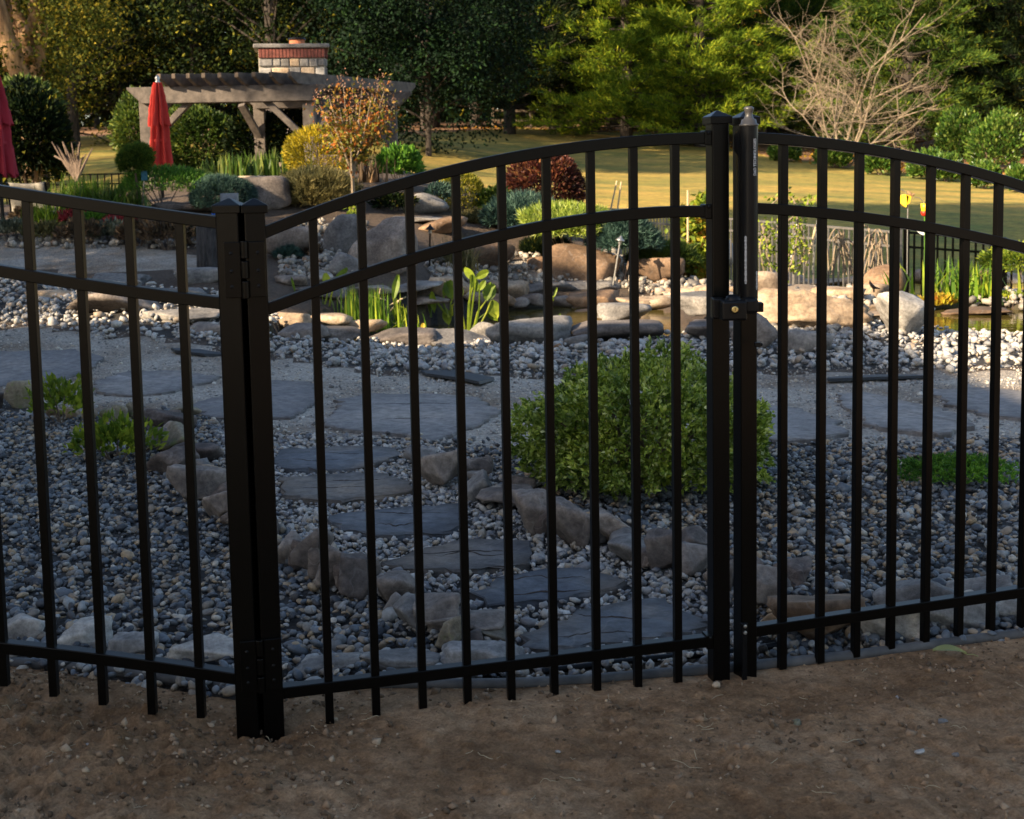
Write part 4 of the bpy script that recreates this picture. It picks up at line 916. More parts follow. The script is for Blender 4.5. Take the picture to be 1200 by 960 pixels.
def shrub(name, label, cat, cx_, yb, yt, wpx, mat, n=2500, Lf=.05, Wf=.025, Y=None, lump=.18, kind='leaf', dep=.9, inner=.55, bottom=-.55, group=None, up=.3, freq=2.4, stemn=8, sits=True):
    global SH; SH += 1
    if Y is None: b = hit(cx_, yb); Y = b[1]; b[1] += wpx/FPX*Y*.25
    else: b = at(cx_, yb, Y); 
    if not sits or True: b[2] = min(b[2], g(b[0], b[1])+.0) if Y < 30 else b[2]
    Y = b[1]; top = at(cx_, yt, Y)[2]; bot = at(cx_, yb, Y)[2]; rx = wpx/2/FPX*Y; h = top-bot; c = np.array([b[0], b[1], bot+h*.5]); rad = (rx, rx*dep, h*.52)
    t = thing(name, label, cat, b, group); rs = np.random.RandomState(SH*5)
    P, u = crown(n, c, rad, lump, freq, inner, bottom, SH*3)
    D = u+np.array([0, 0, up])+rs.randn(len(u), 3)*.45
    if kind == 'leaf': vf = leafarr(P, D, Lf*rs.uniform(.6, 1.3, len(P)), Wf*rs.uniform(.7, 1.2, len(P)), rs=rs)
    elif kind == 'rosette':
        k = 6; P2 = np.repeat(P, k, 0); D2 = np.repeat(unit(u+[0, 0, up]), k, 0)+rs.randn(len(P2), 3)*.62; vf = leafarr(P2, D2, Lf*rs.uniform(.7, 1.2, len(P2)), Wf*rs.uniform(.8, 1.2, len(P2)), rs=rs)
    else:
        k = 7; P2 = np.repeat(P, k, 0); D2 = np.repeat(unit(u+[0, 0, up]), k, 0)+rs.randn(len(P2), 3)*.5; vf = needlearr(P2, D2, Lf*rs.uniform(.6, 1.2, len(P2)), Wf, rs)
    if name in SPR:
        k, ln = SPR[name]; P5, u5 = crown(k, c, np.array(rad)*.97, lump, freq, .98, -.55, SH*3); u5 = unit(u5+rs.randn(*u5.shape)*.35+[0, 0, .35]); PP = []; DD = []
        for q in np.linspace(0, 1, 7):
            for _ in range(3): PP.append(P5+u5*ln*q*rs.rand(len(P5), 1)**.3+rs.randn(*P5.shape)*.006); DD.append(u5+rs.randn(*P5.shape)*.7)
        PP = np.concatenate(PP); vf2 = leafarr(PP, np.concatenate(DD), Lf*rs.uniform(.5, 1.1, len(PP)), Wf, rs=rs); vf = (np.concatenate([vf[0], vf2[0]]), np.concatenate([vf[1], vf2[1]+len(vf[0])]))
    foliage('foliage', vf, mat, t, t['_o'])
    if stemn:
        P3, _ = crown(stemn, c, np.array(rad)*.8, .1, 2, .7, -.1, SH)
        stems(np.array(b)-[0, 0, .03], P3, max(.006, h*.018), M['twig'], t)
    return t
# ------------------------------------------------------------------ garden plants
shrub('round_shrub', 'big round bright green shrub growing in the pebble bed right of the stepping stones', 'shrub', 760, 590, 424, 302, L['shrub'], 4600, .030, .0135, None, .14, 'rosette', .85, .5, -.66, up=.5, freq=5.5, stemn=50)
shrub('low_plant', 'yellow green leafy plant by the brown rocks at the left, the farther of two', 'plant', 66, 502, 446, 76, L['limey'], 520, .042, .022, None, .35, 'leaf', .8, .2, -.3, 'yellow green plants in the left pebble bed', .9, 3.5)
shrub('low_plant', 'yellow green leafy plant beside the dark rock row, the nearer of two', 'plant', 128, 547, 494, 92, L['limey'], 620, .044, .023, None, .38, 'leaf', .8, .2, -.3, 'yellow green plants in the left pebble bed', .9, 3.5)
shrub('ground_cover_plant', 'low bright green feathery mat plant in the right pebble bed', 'plant', 1126, 573, 534, 142, L['lime'], 1300, .020, .006, None, .2, 'rosette', .8, .3, -.1, up=1.0, stemn=0)
shrub('golden_shrub', 'large golden yellow globe shrub in front of the wooden pergola', 'shrub', 378, 214, 149, 88, L['gold'], 5200, .055, .02, 17.6, .10, 'leaf', .9, .7, -.6, up=.5, freq=3)
shrub('golden_shrub', 'yellow green upright globe shrub just left of the burgundy shrub', 'shrub', 541, 252, 202, 58, L['goldg'], 3800, .045, .018, 17.3, .12, 'leaf', .9, .7, -.7, up=.6)
shrub('burgundy_shrub', 'round burgundy leaved barberry bush above the pond', 'shrub', 640, 258, 181, 98, L['red'], 5200, .075, .04, 17.8, .12, 'leaf', .9, .6, -.6, up=.4)
shrub('green_bush', 'bright green cut leaved bush beside the crape myrtle', 'shrub', 470, 214, 178, 58, L['lime'], 1500, .09, .05, 18, .25, 'leaf', .9, .5, -.4, up=.7)
shrub('heather_bush', 'sprawling brownish green heather bush below the golden globe shrub', 'shrub', 366, 256, 204, 98, L['heather'], 2600, .12, .012, 16.2, .22, 'needle', .8, .4, -.4, up=1.2)
shrub('blue_spruce', 'dwarf blue green globe spruce behind the bark stump', 'shrub', 258, 254, 207, 76, L['spruce'], 3400, .05, .008, None, .14, 'needle', .9, .7, -.5, up=.4)
shrub('lime_mound', 'lime green feathery mound plant in front of the red umbrella', 'plant', 192, 246, 194, 118, L['lime'], 4600, .05, .014, 15.6, .16, 'leaf', .7, .6, -.2, up=1.0)
shrub('lime_mound', 'smaller yellow green tuft at the right end of the lime green mound', 'plant', 232, 226, 200, 44, L['shrub'], 900, .05, .014, 15.8, .2, 'leaf', .7, .5, -.2, up=1.0)
shrub('dark_shrub', 'dark evergreen shrub behind the patio chair at the left edge', 'shrub', 38, 218, 108, 84, L['dark'], 6500, .11, .06, 21.5, .3, 'leaf', .9, .4, -.8, freq=3)
shrub('olive_shrub', 'olive green bush glimpsed above the dark evergreen by the big tree', 'shrub', 30, 150, 96, 70, L['mid'], 2500, .12, .06, 25, .3, 'leaf', .9, .4, -.8, freq=3)
for i, (x, yb, yt, w_, m_, lab) in enumerate([(8,284,258,50,'greyleaf','grey green low plant at the left edge of the garden bed'),(52,286,262,52,'heather','olive clump below the small lime grass at the bed edge'),(95,290,258,56,'brownleaf','brown leafed clump between first and second fence pickets at the bed edge'),
      (128,286,262,50,'greyleaf','grey green clump in front of the red sedum'),(160,292,260,48,'brownleaf','brown clump under the third fence picket at the bed edge'),(192,296,256,62,'brownleaf','wide reddish brown clump left of the bark stump'),(222,288,262,40,'heather','olive clump touching the bark stump'),(30,262,246,36,'brownleaf','dark clump under the patio chair'),(86,262,248,34,'redsed','dull red clump left of the small bright green plant')]):
    shrub('bed_plant', lab, 'plant', x, yb, yt, w_, L[m_], 900, .06, .03, None, .3, 'leaf', .8, .3, -.3, 'low plants edging the left bed', .8, 4)
shrub('red_sedum', 'bright red sedum clump in the left garden bed', 'plant', 142, 268, 253, 50, L['redsed'], 1000, .045, .025, None, .2, 'leaf', .8, .4, -.2, up=1)
shrub('green_perennial', 'small bright green clump left of the red sedum', 'plant', 106, 264, 249, 34, L['lime'], 600, .05, .02, None, .2, 'leaf', .8, .4, -.2, up=1)
shrub('blue_plant', 'tiny blue green tuft right of the hinge posts', 'plant', 337, 306, 290, 28, L['spruce'], 700, .05, .01, None, .2, 'needle', .8, .5, -.2)
shrub('brown_plant', 'dark brown tuft right of the tiny blue green tuft', 'plant', 362, 302, 286, 26, L['brownleaf'], 500, .06, .02, None, .3, 'leaf', .8, .4, -.2)
shrub('red_ground_cover', 'dark red creeping plant at the foot of the largest mound boulder', 'plant', 452, 318, 298, 64, L['redsed'], 420, .045, .02, 13.2, .4, 'leaf', .5, .3, -.1, up=1, stemn=0)
shrub('dark_perennial', 'low dark green plant under the gate top rail above the mound boulder', 'plant', 462, 250, 228, 44, L['dark'], 900, .07, .03, 16.5, .3, 'leaf', .8, .4, -.3)
shrub('dark_perennial', 'low green plant between the grey rock and the yellow green globe', 'plant', 512, 240, 218, 34, L['spruce'], 700, .07, .02, 17, .3, 'leaf', .8, .4, -.3)
shrub('green_perennial', 'dark green clump at the foot of the burgundy bush', 'plant', 582, 250, 224, 40, L['mid'], 900, .07, .04, 17.2, .3, 'leaf', .8, .4, -.3)
for (x, yb, yt, w_, Y, m_, lab) in [(608,278,236,86,16.6,'spruce','spreading silver green juniper left of the big tan boulder'),(672,292,242,116,15.35,'shrub','wide spreading juniper draped over the big tan boulder'),(730,310,256,74,15.1,'spruce','juniper mound spilling down the right side of the big tan boulder'),(780,318,290,82,15.4,'mid','trailing end of the juniper near the gate stile'),(640,312,282,60,16,'dark','dark juniper branch hanging under the spreading juniper'),(560,272,250,60,17,'heather','olive low plant left of the spreading juniper')]:
    shrub('juniper', lab, 'shrub', x, yb, yt, w_, L[m_], 2600, .10, .016, Y, .3, 'needle', .8, .4, -.3, 'junipers on the mound', .8, 3.5)
shrub('yellow_green_shrub', 'yellow green fine leaved shrub behind the far fence at the right edge', 'shrub', 1205, 324, 288, 110, L['limey'], 2600, .07, .03, 15.5, .2, 'leaf', .9, .5, -.4)
shrub('broadleaf_bush', 'dense glossy green bush under the left half of the pergola', 'shrub', 240, 214, 122, 100, L['mid'], 6500, .10, .055, 23.5, .2, 'leaf', .6, .5, -.8)
shrub('broadleaf_bush', 'green bush behind the closed red umbrella', 'shrub', 165, 196, 116, 60, L['mid'], 3000, .11, .055, 27, .3, 'leaf', .7, .4, -.8)
# standard dwarf conifer
t = shrub('standard_conifer', 'small ball headed dwarf conifer on a thin stem beside the lime mound', 'topiary', 160, 204, 170, 40, L['pineb'], 1800, .06, .009, 15.3, .2, 'needle', .9, .4, -.7, stemn=0)
b = at(159, 203, 15.3); b2 = at(162, 246, 15.3); mb = MB(); mb.tube([b2, (b+b2)/2+[.01, 0, 0], b], [.02, .016, .014], 7); mb.build('trunk', M['twig'], t)
# grasses and strap leaved plants
def grass(name, label, cat, x, yb, h_px, n, sp, wd, mat, Y=None, base=.12, droop=.5, group=None, seed=1):
    b = hit(x, yb) if Y is None else at(x, yb, Y); rs = np.random.RandomState(seed); P = b+rs.randn(n, 3)*[base, base*.7, .0]; H = h_px/FPX*b[1]
    o = link(name, fastmesh(name, (lambda v: v-b)(grassarr(P, H, sp, wd, rs, droop)[0]), grassarr(P, H, sp, wd, np.random.RandomState(seed), droop)[1]), mat, None, b); tag(o, label, cat, group); return o
grass('ornamental_grass', 'cream and green variegated grass tuft in the left garden bed', 'grass', 98, 246, 46, 420, .75, .014, L['reed'], 15.4, .16, .8, seed=3)
grass('daylily', 'dark green strap leaved daylily right of the variegated grass', 'plant', 128, 250, 40, 170, .7, .03, L['grass'], 15.2, .16, .7, seed=4)
grass('daylily', 'strap leaved plant under the dwarf conifer', 'plant', 150, 250, 36, 90, .6, .025, L['grass'], 15.2, .12, .7, seed=5)
grass('small_grass', 'small lime yellow grass tuft under the left fence rail', 'grass', 50, 262, 26, 240, .5, .012, L['reed'], None, .09, .5, seed=6)
grass('iris', 'clump of upright green iris leaves in front of the pergola, left part', 'plant', 272, 206, 26, 120, .3, .04, L['grass'], 18.5, .22, .4, 'iris leaves', 7)
grass('iris', 'clump of upright green iris leaves just left of the golden shrub', 'plant', 312, 206, 32, 140, .25, .04, L['grass'], 18.5, .3, .4, 'iris leaves', 8)
grass('grass_tuft', 'pale green grass tuft growing beside the tan mound boulder', 'grass', 536, 318, 46, 260, .75, .012, L['heather'], 14.2, .1, .7, seed=9)
grass('reeds', 'green reeds standing at the left end of the pond', 'reeds', 428, 386, 52, 150, .16, .018, L['reed'], 11.7, .13, .2, seed=10)
grass('reeds', 'short yellow green reeds among dry stalks in the pond', 'reeds', 455, 388, 34, 90, .55, .015, L['reed'], 11.8, .16, .6, seed=11)
grass('reeds', 'few thin yellow blades at the left end of the pond, by the first gate picket', 'reeds', 362, 385, 26, 22, .35, .014, L['reed'], 11.7, .09, .3, seed=12)
grass('water_iris', 'large clump of sword leaved water iris at the far bank of the right pond', 'reeds', 1118, 352, 52, 95, .62, .042, L['reed'], 13.4, .30, .35, seed=13)
grass('water_iris', 'narrow clump of sword leaves right of the large water iris clump', 'reeds', 1142, 352, 46, 36, .35, .038, L['reed'], 13.5, .14, .3, seed=14)
shrub('water_plant', 'yellow floating plants at the foot of the water iris', 'plant', 1098, 362, 350, 40, L['yellowleaf'], 500, .07, .04, 13, .3, 'leaf', .6, .3, -.2, up=1, stemn=0)
shrub('water_plant', 'strip of yellow green plants along the far bank at the right edge', 'plant', 1168, 358, 346, 80, L['limey'], 800, .07, .04, 13.3, .3, 'leaf', .4, .3, -.2, up=1, stemn=0)
# broad leaved water plants: stalks with paddle leaves
def paddle(mb, base, tip, L_, W_, ang, face):
    d = np.array([math.sin(ang), .15, math.cos(ang)]); s = unit(np.cross(d, [0, 1, .3+face])); vs = []
    for i, t in enumerate(np.linspace(0, 1, 7)):
        w_ = W_*.5*math.sin(math.pi*(t*.9+.06))**.7; c = tip+d*L_*t; vs += [c-s*w_+[0, -.02*L_, 0], c+np.array([0, .06*L_, -.1*L_*t*t]), c+s*w_]
    mb.add(vs, [(3*i+k, 3*i+k+1, 3*i+4+k, 3*i+3+k) for i in range(6) for k in range(2)])
def waterplant(name, label, stalks, Y, mat, drystalks=()):
    b = at(stalks[0][0], stalks[0][1], Y); t = thing(name, label, 'water plant', b); mb = MB(); ms = MB()
    for (x0, y0, x1, y1, Lp, Wp, ang) in stalks:
        p = at(x0, y0, Y); q = at(x1, y1, Y+random.uniform(-.1, .1)); m = (p+q)/2+[random.uniform(-.03, .03), 0, .02]
        ms.tube([p, m, q], [.012, .009, .006], 5); paddle(mb, p, q, Lp*.85/FPX*Y, Wp*.8/FPX*Y, math.radians(ang), random.uniform(-.6, .6))
    mb.build('leaf', mat, t); ms.build('stem', mat, t)
    if drystalks:
        md = MB()
        for pl in drystalks: md.tube([at(x, y, Y) for x, y in pl], .006, 4)
        md.build('dry_stalk', M['straw'], t)
waterplant('pickerel_plant', 'tall arrow leafed water plant with two upright stems in front of the far pond rocks',
  [(548,388,556,328,22,13,-40),(550,388,558,326,20,12,60),(549,388,552,322,24,12,160),(555,386,570,352,26,20,20),(560,386,576,352,26,20,165),(545,388,538,360,20,9,-10),(552,386,571,366,18,12,130),(556,388,562,340,16,9,30)], 11.9, L['limey'])
waterplant('arrowhead_plant', 'drooping lime leafed water plant left of the tall arrow leafed plant',
  [(522,368,506,342,28,10,175),(524,368,520,346,24,14,30),(528,368,530,350,26,16,-20),(530,370,536,352,22,15,10),(526,372,522,362,22,14,170),(536,372,534,366,18,12,150),(505,372,503,345,30,7,178)], 12.4, L['limey'])
waterplant('pickerel_plant', 'broad leafed water plant with bent dry stalks left of the pond middle',
  [(468,386,463,372,18,16,20),(476,386,474,374,18,16,-15),(466,384,461,350,34,11,12),(384,372,392,330,26,10,45),(378,366,384,336,20,12,-10),(350,372,346,342,22,4,-15),(398,386,400,386,14,18,30),(372,384,366,368,18,8,40)],
  11.8, L['limey'], [[(440,384),(452,360),(476,348)],[(462,386),(440,372),(434,346),(452,352)],[(404,366),(396,350),(402,342),(396,330)],[(448,386),(456,366),(470,350)],[(430,384),(442,356),(446,338)],[(480,384),(460,378),(450,362)],[(444,388),(454,372),(452,362)],[(470,372),(462,352),(461,346)]])
waterplant('water_lily_leaf', 'single curled pale leaf floating in the pond near the gate middle', [(654,374,652,376,12,4,30),(656,380,654,378,10,4,-40)], 11.9, L['limey'])
waterplant('water_lily_leaf', 'single thin green blade standing by the far ledge behind the gate', [(648,352,649,348,14,4,20)], 12.6, L['limey'])
waterplant('water_lily_leaf', 'small yellow leaf bud at the near pond edge, left of the tall plant', [(496,388,495,386,9,7,10)], 11.7, L['yellowleaf'])
# vines
def cloudpts(spec, Y, n, seed):
    rs = np.random.RandomState(seed); P = []
    for x, y, rx, ry, k in spec:
        c = at(x, y, Y); m = int(n*k); u = rs.randn(m, 3)*.5; P.append(c+u*[rx/FPX*Y, .12, ry/FPX*Y])
    return np.concatenate(P), rs
t = thing('autumn_vine', 'climbing vine with yellow green and orange leaves covering the far fence beside the gate stile', 'vine', at(815, 330, 15.9))
P, rs = cloudpts([(822,250,16,10,.12),(812,262,16,12,.2),(822,280,14,16,.2),(812,300,18,14,.25),(820,318,14,12,.2),(830,236,6,8,.05)], 15.9, 2600, 5)
foliage('foliage', leafarr(P, rs.randn(len(P), 3)+[0, -.5, .1], .085*rs.uniform(.6, 1.3, len(P)), .055, rs=rs), L['yellowleaf'], t, t['_o'])
P, rs = cloudpts([(826,240,12,10,.2),(808,262,16,12,.3),(818,296,18,24,.5),(834,230,5,10,.1)], 15.85, 1500, 6)
foliage('green_foliage', leafarr(P, rs.randn(len(P), 3)+[0, -.5, .1], .085*rs.uniform(.6, 1.3, len(P)), .055, rs=rs), L['limey'], t, t['_o'])
mb = MB()
for k in range(9): x = 802+k*4; mb.tube([at(x, 332, 15.9), at(x+random.uniform(-6, 6), 290, 15.9), at(x+random.uniform(-8, 8), 250, 15.9)], .012, 5)
mb.build('stem', M['twig'], t)
t = thing('climbing_rose', 'thin climbing rose with sparse leaves on the far fence just right of the latch', 'vine', at(925, 322, 15.2)); mb = MB(); LP = []
for pl in [[(922,322),(930,300),(936,270),(932,240),(925,222),(900,243)],[(905,322),(898,296),(902,270),(920,262),(938,246)],[(930,320),(918,300),(900,288),(892,262)],[(936,318),(944,290),(938,262),(946,240),(948,232)],[(912,320),(926,296),(940,286),(930,268)],[(896,320),(890,290),(896,266)]]:
    pts = [at(x, y, 15.2+random.uniform(-.1, .1)) for x, y in pl]; mb.tube(pts, .011, 5); 
    for a, b in zip(pts[:-1], pts[1:]):
        for q in np.linspace(0, 1, 7): LP.append(a*(1-q)+b*q)
LP = np.repeat(np.array(LP), 3, 0); rs = np.random.RandomState(8); LP = LP+rs.randn(*LP.shape)*.05
mb.build('stem', M['barkpale'], t); foliage('foliage', leafarr(LP, rs.randn(len(LP), 3), .065, .04, rs=rs), L['limey'], t, t['_o'])
def drystems(label, x0, x1, y0, y1, Y, n, seed):
    rs = random.Random(seed); mb = MB()
    for k in range(n):
        a = rs.uniform(x0, x1); b = rs.uniform(x0, x1); top = rs.uniform(y0, y0+(y1-y0)*.5)
        P = [at(a+(b-a)*q, y1-(y1-top)*math.sin(math.pi*min(1, q*.72)), Y+rs.uniform(-.03, .03)) for q in np.linspace(0, 1, 9)]; mb.tube(P, rs.uniform(.006, .012), 4)
    return tag(mb.build('dry_vine', M['barkpale'] if seed % 2 else M['barkwarm']), label, 'vine')
drystems('tangle of bare arching vine stems on the far fence, left one of the pair', 966, 1002, 268, 322, 15.9, 15, 3)
drystems('tangle of bare arching vine stems on the far fence beside the black fence section', 1008, 1042, 262, 322, 15.7, 13, 5)
t = thing('trailing_vine', 'narrow green leafy vine hanging over the mound behind the second gate picket', 'vine', at(415, 300, 14.6)); P, rs = cloudpts([(414,252,7,10,.3),(417,272,7,12,.3),(415,292,8,12,.4)], 14.6, 520, 9)
foliage('foliage', leafarr(P, rs.randn(len(P), 3), .06, .035, rs=rs), L['limey'], t, t['_o']); mb = MB(); mb.tube([at(415, 302, 14.6), at(417, 270, 14.6), at(414, 243, 14.6)], .012, 5); mb.build('stem', M['twig'], t)
# crape myrtle
b = at(414, 228, 15.6); t = thing('crape_myrtle', 'small crape myrtle tree with orange and green autumn leaves and pinkish seed heads', 'tree', b); mb = MB(); LP = []; SP = []
rs = random.Random(4)
for (x1, y1) in [(372,118),(385,112),(398,128),(402,98),(418,118),(424,104),(436,112),(444,98),(452,102),(448,128),(462,122),(432,135),(455,140),(410,138),(388,140)]:
    m1 = (413+(x1-414)*.12+rs.uniform(-1, 1), 190+rs.uniform(-8, 6)); m2 = (414+(x1-414)*.55, 160+(y1-118)*.3); Yb = 15.6+rs.uniform(-.4, .4)
    pl = [(414,228),(413,208),m1,m2,(x1, y1)]; pts = [at(x, y, 15.6+(Yb-15.6)*i/4) for i, (x, y) in enumerate(pl)]; mb.tube(pts, [.028, .022, .015, .009, .004], 6)
    for a, c, dn_ in ((pts[2], pts[3], 22), (pts[3], pts[4], 30)):
        for _ in range(dn_): q = rs.random(); LP.append(a*(1-q)+c*q+np.array([rs.gauss(0, .075), rs.gauss(0, .075), rs.gauss(0, .06)]))
    for _ in range(32): SP.append(pts[4]+np.array([rs.gauss(0, .045), rs.gauss(0, .04), rs.gauss(.02, .07)]))
mb.build('trunk', M['barkpale'], t); r2 = np.random.RandomState(2); LP = np.repeat(np.array(LP), 2, 0); LP = LP+r2.randn(*LP.shape)*.03
foliage('foliage', leafarr(LP, r2.randn(len(LP), 3)+[0, 0, .3], .062, .034, rs=r2), L['crape'], t, t['_o'])
SP = np.array(SP); SH_ = foliage('seed_heads', leafarr(SP, r2.randn(len(SP), 3)+[0, 0, .8], .03, .016, rs=r2), L['seed'], t, t['_o']); SH_['kind'] = 'stuff'
grass('copper_plant', 'withered copper brown canna leaves between the crape myrtle and the green bush', 'plant', 436, 214, 32, 45, .3, .035, L['brownleaf'], 16.6, .1, .5, seed=21)
shrub('shade_bush', 'added dark bush standing in for shade behind the golden globe shrub', 'bush', 340, 196, 126, 66, L['dark'], 3500, .09, .05, 22.9, .2, 'leaf', .3, .5, -.8)  # both bushes added to darken the pale stone under the pergola
shrub('shade_bush', 'added dark bush standing in for shade under the middle of the pergola', 'bush', 302, 196, 132, 78, L['dark'], 4000, .09, .05, 22.6, .2, 'leaf', .5, .5, -.8)
# bare twig shrub on the left lawn
t = MB(); rs = random.Random(9); b = at(90, 212, 19)
for k in range(14):
    a = rs.uniform(-.5, .5); p1 = b+np.array([a*.35, 0, .25+rs.random()*.1]); p2 = b+np.array([a*.7, rs.uniform(-.1, .1), rs.uniform(.35, .6)]); t.tube([b, p1, p2], [.03, .02, .008], 5)
tag(t.build('bare_shrub', M['twig']), 'leafless hard pruned shrub with pale twigs on the left lawn', 'shrub')

# ------------------------------------------------------------------ objects in the garden
def umbrella(label, px, ytip, ytop, ybot, halfw, Y, mat, gnd):
    b = at(px, ybot, Y); zt = at(px, ytop, Y)[2]; zb = b[2]; ztip = at(px, ytip, Y)[2]; X0, Y0 = b[0], Y; gz = g(X0, Y0) if gnd is None else gnd
    t = thing('closed_umbrella', label, 'umbrella', (X0, Y0, gz)); rs = random.Random(int(px)+7); hw = halfw/FPX*Y; H = zt-zb
    def layer(z1, z0, r1, r0, rag, ph):
        n = 64; m = 12; vs = []
        for i in range(m+1):
            q = i/m; z = z1+(z0-z1)*q; r = r1+(r0-r1)*q**.8
            for k in range(n):
                th = 2*math.pi*k/n; f = 1+.34*math.cos(8*th+ph+q*.8+.3*math.sin(q*9))+.14*math.cos(13*th+ph*2-q)+.05*math.sin(q*25+3*th); zz = z-(rag*(.5+.5*math.cos(8*th+ph))*(q**6)); vs.append((X0+r*f*math.cos(th), Y0+r*f*math.sin(th), zz))
        return vs, [(i*n+k, i*n+(k+1) % n, (i+1)*n+(k+1) % n, (i+1)*n+k) for i in range(m) for k in range(n)]
    mb = MB(); mb.add(*layer(zt, zb, .035, hw*.86, .06, 0)); mb.build('canopy', mat, t, smooth=True)
    mb = MB(); mb.add(*layer(zt+.004, zt-H*.5, .04, hw*.80, .03, 1.2)); mb.build('canopy_top_layer', mat, t, smooth=True)
    mb = MB(); mb.lathe([(hw*.66, zt-H*.68), (hw*.70, zt-H*.70), (hw*.68, zt-H*.715)], (X0, Y0, 0), 20); mb.build('tie_strap', mat, t)
    mb = MB(); mb.lathe([(.022, gz-.05), (.022, zt)], (X0, Y0, 0), 12); mb.build('pole', M['blacksatin'], t)
    mb = MB(); mb.lathe([(.03, zt-.02), (.035, zt+.01), (.022, zt+.03), (.034, zt+(ztip-zt)*.6), (.012, ztip)], (X0, Y0, 0), 14); mb.build('finial', M['steel'], t, smooth=True)
umbrella('bright red closed umbrella standing in front of the wooden pergola', 189, 88, 97, 194, 12.5, 17, M['red'], None)
umbrella('crimson closed umbrella cut off by the left edge of the photo', 0, 76, 86, 203, 17, 14.6, M['crimson'], .75)
# patio chair
b = at(37, 256, 15.2); gz = b[2]; t = thing('patio_chair', 'beige sling patio chair with black frame at the left edge', 'chair', b); W2 = .21
mb = MB(); z0, z1 = at(37, 236, 15.2)[2], at(37, 213.5, 15.2)[2]
vs = []; 
for i in range(7):
    for j in range(7): u = -1+i/3; q = j/6; vs.append((b[0]+u*W2, b[1]-.02-.10*q+.03*(1-u*u), z0-.22+(z1-z0+.22)*q-.02*(1-u*u)*(q > .9)))
mb.add(vs, [(i*7+j, (i+1)*7+j, (i+1)*7+j+1, i*7+j+1) for i in range(6) for j in range(6)]); o = mb.build('backrest', M['sling'], t, smooth=True); so = o.modifiers.new('thickness', 'SOLIDIFY'); so.thickness = .012
mb = MB(); mb.box((b[0], b[1]+.22, z0-.22), (.42, .44, .012)); mb.build('seat', M['sling'], t)
for s in (-1, 1):
    mb = MB(); x = b[0]+s*(W2+.015); mb.tube([(x, b[1]-.12, z1), (x, b[1], z0-.22), (x, b[1]+.05, gz)], .013, 8); mb.build('frame', M['blacksatin'], t)
    mb = MB(); mb.tube([(x, b[1]+.42, gz), (x, b[1]+.42, z0-.22), (x, b[1]+.40, z0), (x, b[1]+.05, z0+.02)], .013, 8); mb.build('armrest', M['blacksatin'], t)
# bark stump with box and hose
b = hit(249, 318); b[1] += .1; zt = at(249, 252, b[1])[2]; r = 20.5/FPX*b[1]; rs = random.Random(2); n = 72; vs = []
prof = [(1.04, -.04), (1.0, .05), (.97, .3), (.95, .6), (.93, .85), (.92, 1.0), (.6, 1.01)]
for q, z in prof:
    for k in range(n): th = 2*math.pi*k/n; rr = r*q*(1+(.045*noise.noise(Vector((math.cos(th)*9, math.sin(th)*9, z*1.3)))+.03*noise.noise(Vector((math.cos(th)*22, math.sin(th)*22, z*2)))+.012*((k*7) % 3-1))*(q > .7)); vs.append((b[0]+rr*math.cos(th), b[1]+rr*math.sin(th), b[2]+(zt-b[2])*z))
mb = MB(); mb.add(vs, [(i*n+k, i*n+(k+1) % n, (i+1)*n+(k+1) % n, (i+1)*n+k) for i in range(6) for k in range(n)]+[tuple(6*n+k for k in range(n))]); stump = tag(mb.build('bark_stump', M['stump'], None, (b[0], b[1], b[2])), 'grey bark covered tree stump beside the hinge posts', 'stump')
p0 = at(258.5, 227, b[1]); p1 = at(279, 254, b[1]); mb = MB(); mb.box(((p0[0]+p1[0])/2, b[1]+.02, (p0[2]+zt)/2), (p1[0]-p0[0], .09, p0[2]-zt)); mb.box((p1[0]-.035, b[1]-.027, p0[2]-.04), (.006, .006, .03)); tag(mb.build('grey_box', M['greybox'], bevel=.006), 'pale grey plastic utility box standing on the bark stump', 'box')
mb = MB()
for k in range(5): c = at(249+k*2.6, 252.5, b[1]-.03); mb.tube([c+np.array([.012*math.sin(a), .028*math.cos(a), .034*math.sin(a)]) for a in np.linspace(0, 6.2, 14)], .008, 6)
tag(mb.build('blue_hose', M['blue']), 'coil of bright blue hose lying on the bark stump', 'hose')
# garden lights
def gardenlight(label, top, bot, Y, mat, hat=.045):
    p = at(*top, Y); q = at(*bot, Y); q = q if q[2] < p[2] else q; t = thing('garden_light', label, 'lamp', q)
    mb = MB(); mb.tube([q-[0, 0, .05], p], .010, 8); mb.build('pole', mat, t)
    ax = unit(p-q); x = unit(np.cross(ax, [0, 1, 0])); Rr = np.stack([x, np.cross(ax, x), ax], 1)
    mb = MB(); mb.lathe([(hat, -.012), (hat*1.02, -.006), (hat*.45, .022), (hat*.25, .03), (hat*.25, .045)], p, 18, Rr); mb.build('shade', mat, t, smooth=True)
    mb = MB(); mb.lathe([(.018, -.05), (.02, -.01)], p, 12, Rr); mb.build('lens', M['steel'], t)
gardenlight('small metal garden light leaning in front of the big tan boulder', (727,281), (718,331), 14.6, M['steel'], .055)
gardenlight('small dark garden light on a thin pole in front of the largest mound boulder', (504,268), (503,330), 13.6, M['blacksatin'], .05)
gardenlight('small garden light at the far metal fence near the gate stile', (777,292), (777,312), 17, M['steel'], .07)
def stake(label, a, b_, Y, mat, r=.009):
    mb = MB(); mb.tube([at(*b_, Y), at(*a, Y)], r, 7); tag(mb.build('stake', mat), label, 'stake')
stake('bamboo stake leaning beyond the burgundy bush, left of two', (723,212), (712,262), 18.2, M['bamboo'], .012)
stake('bamboo stake leaning beyond the burgundy bush, right of two', (728,213), (722,258), 18.4, M['bamboo'], .012)
stake('upright wooden stake in front of the autumn vine', (806,223), (806,292), 15.5, M['bamboo'], .013)
stake('short bamboo stake standing in rubble left of the juniper', (589,282), (586,322), 14.8, M['bamboo'])
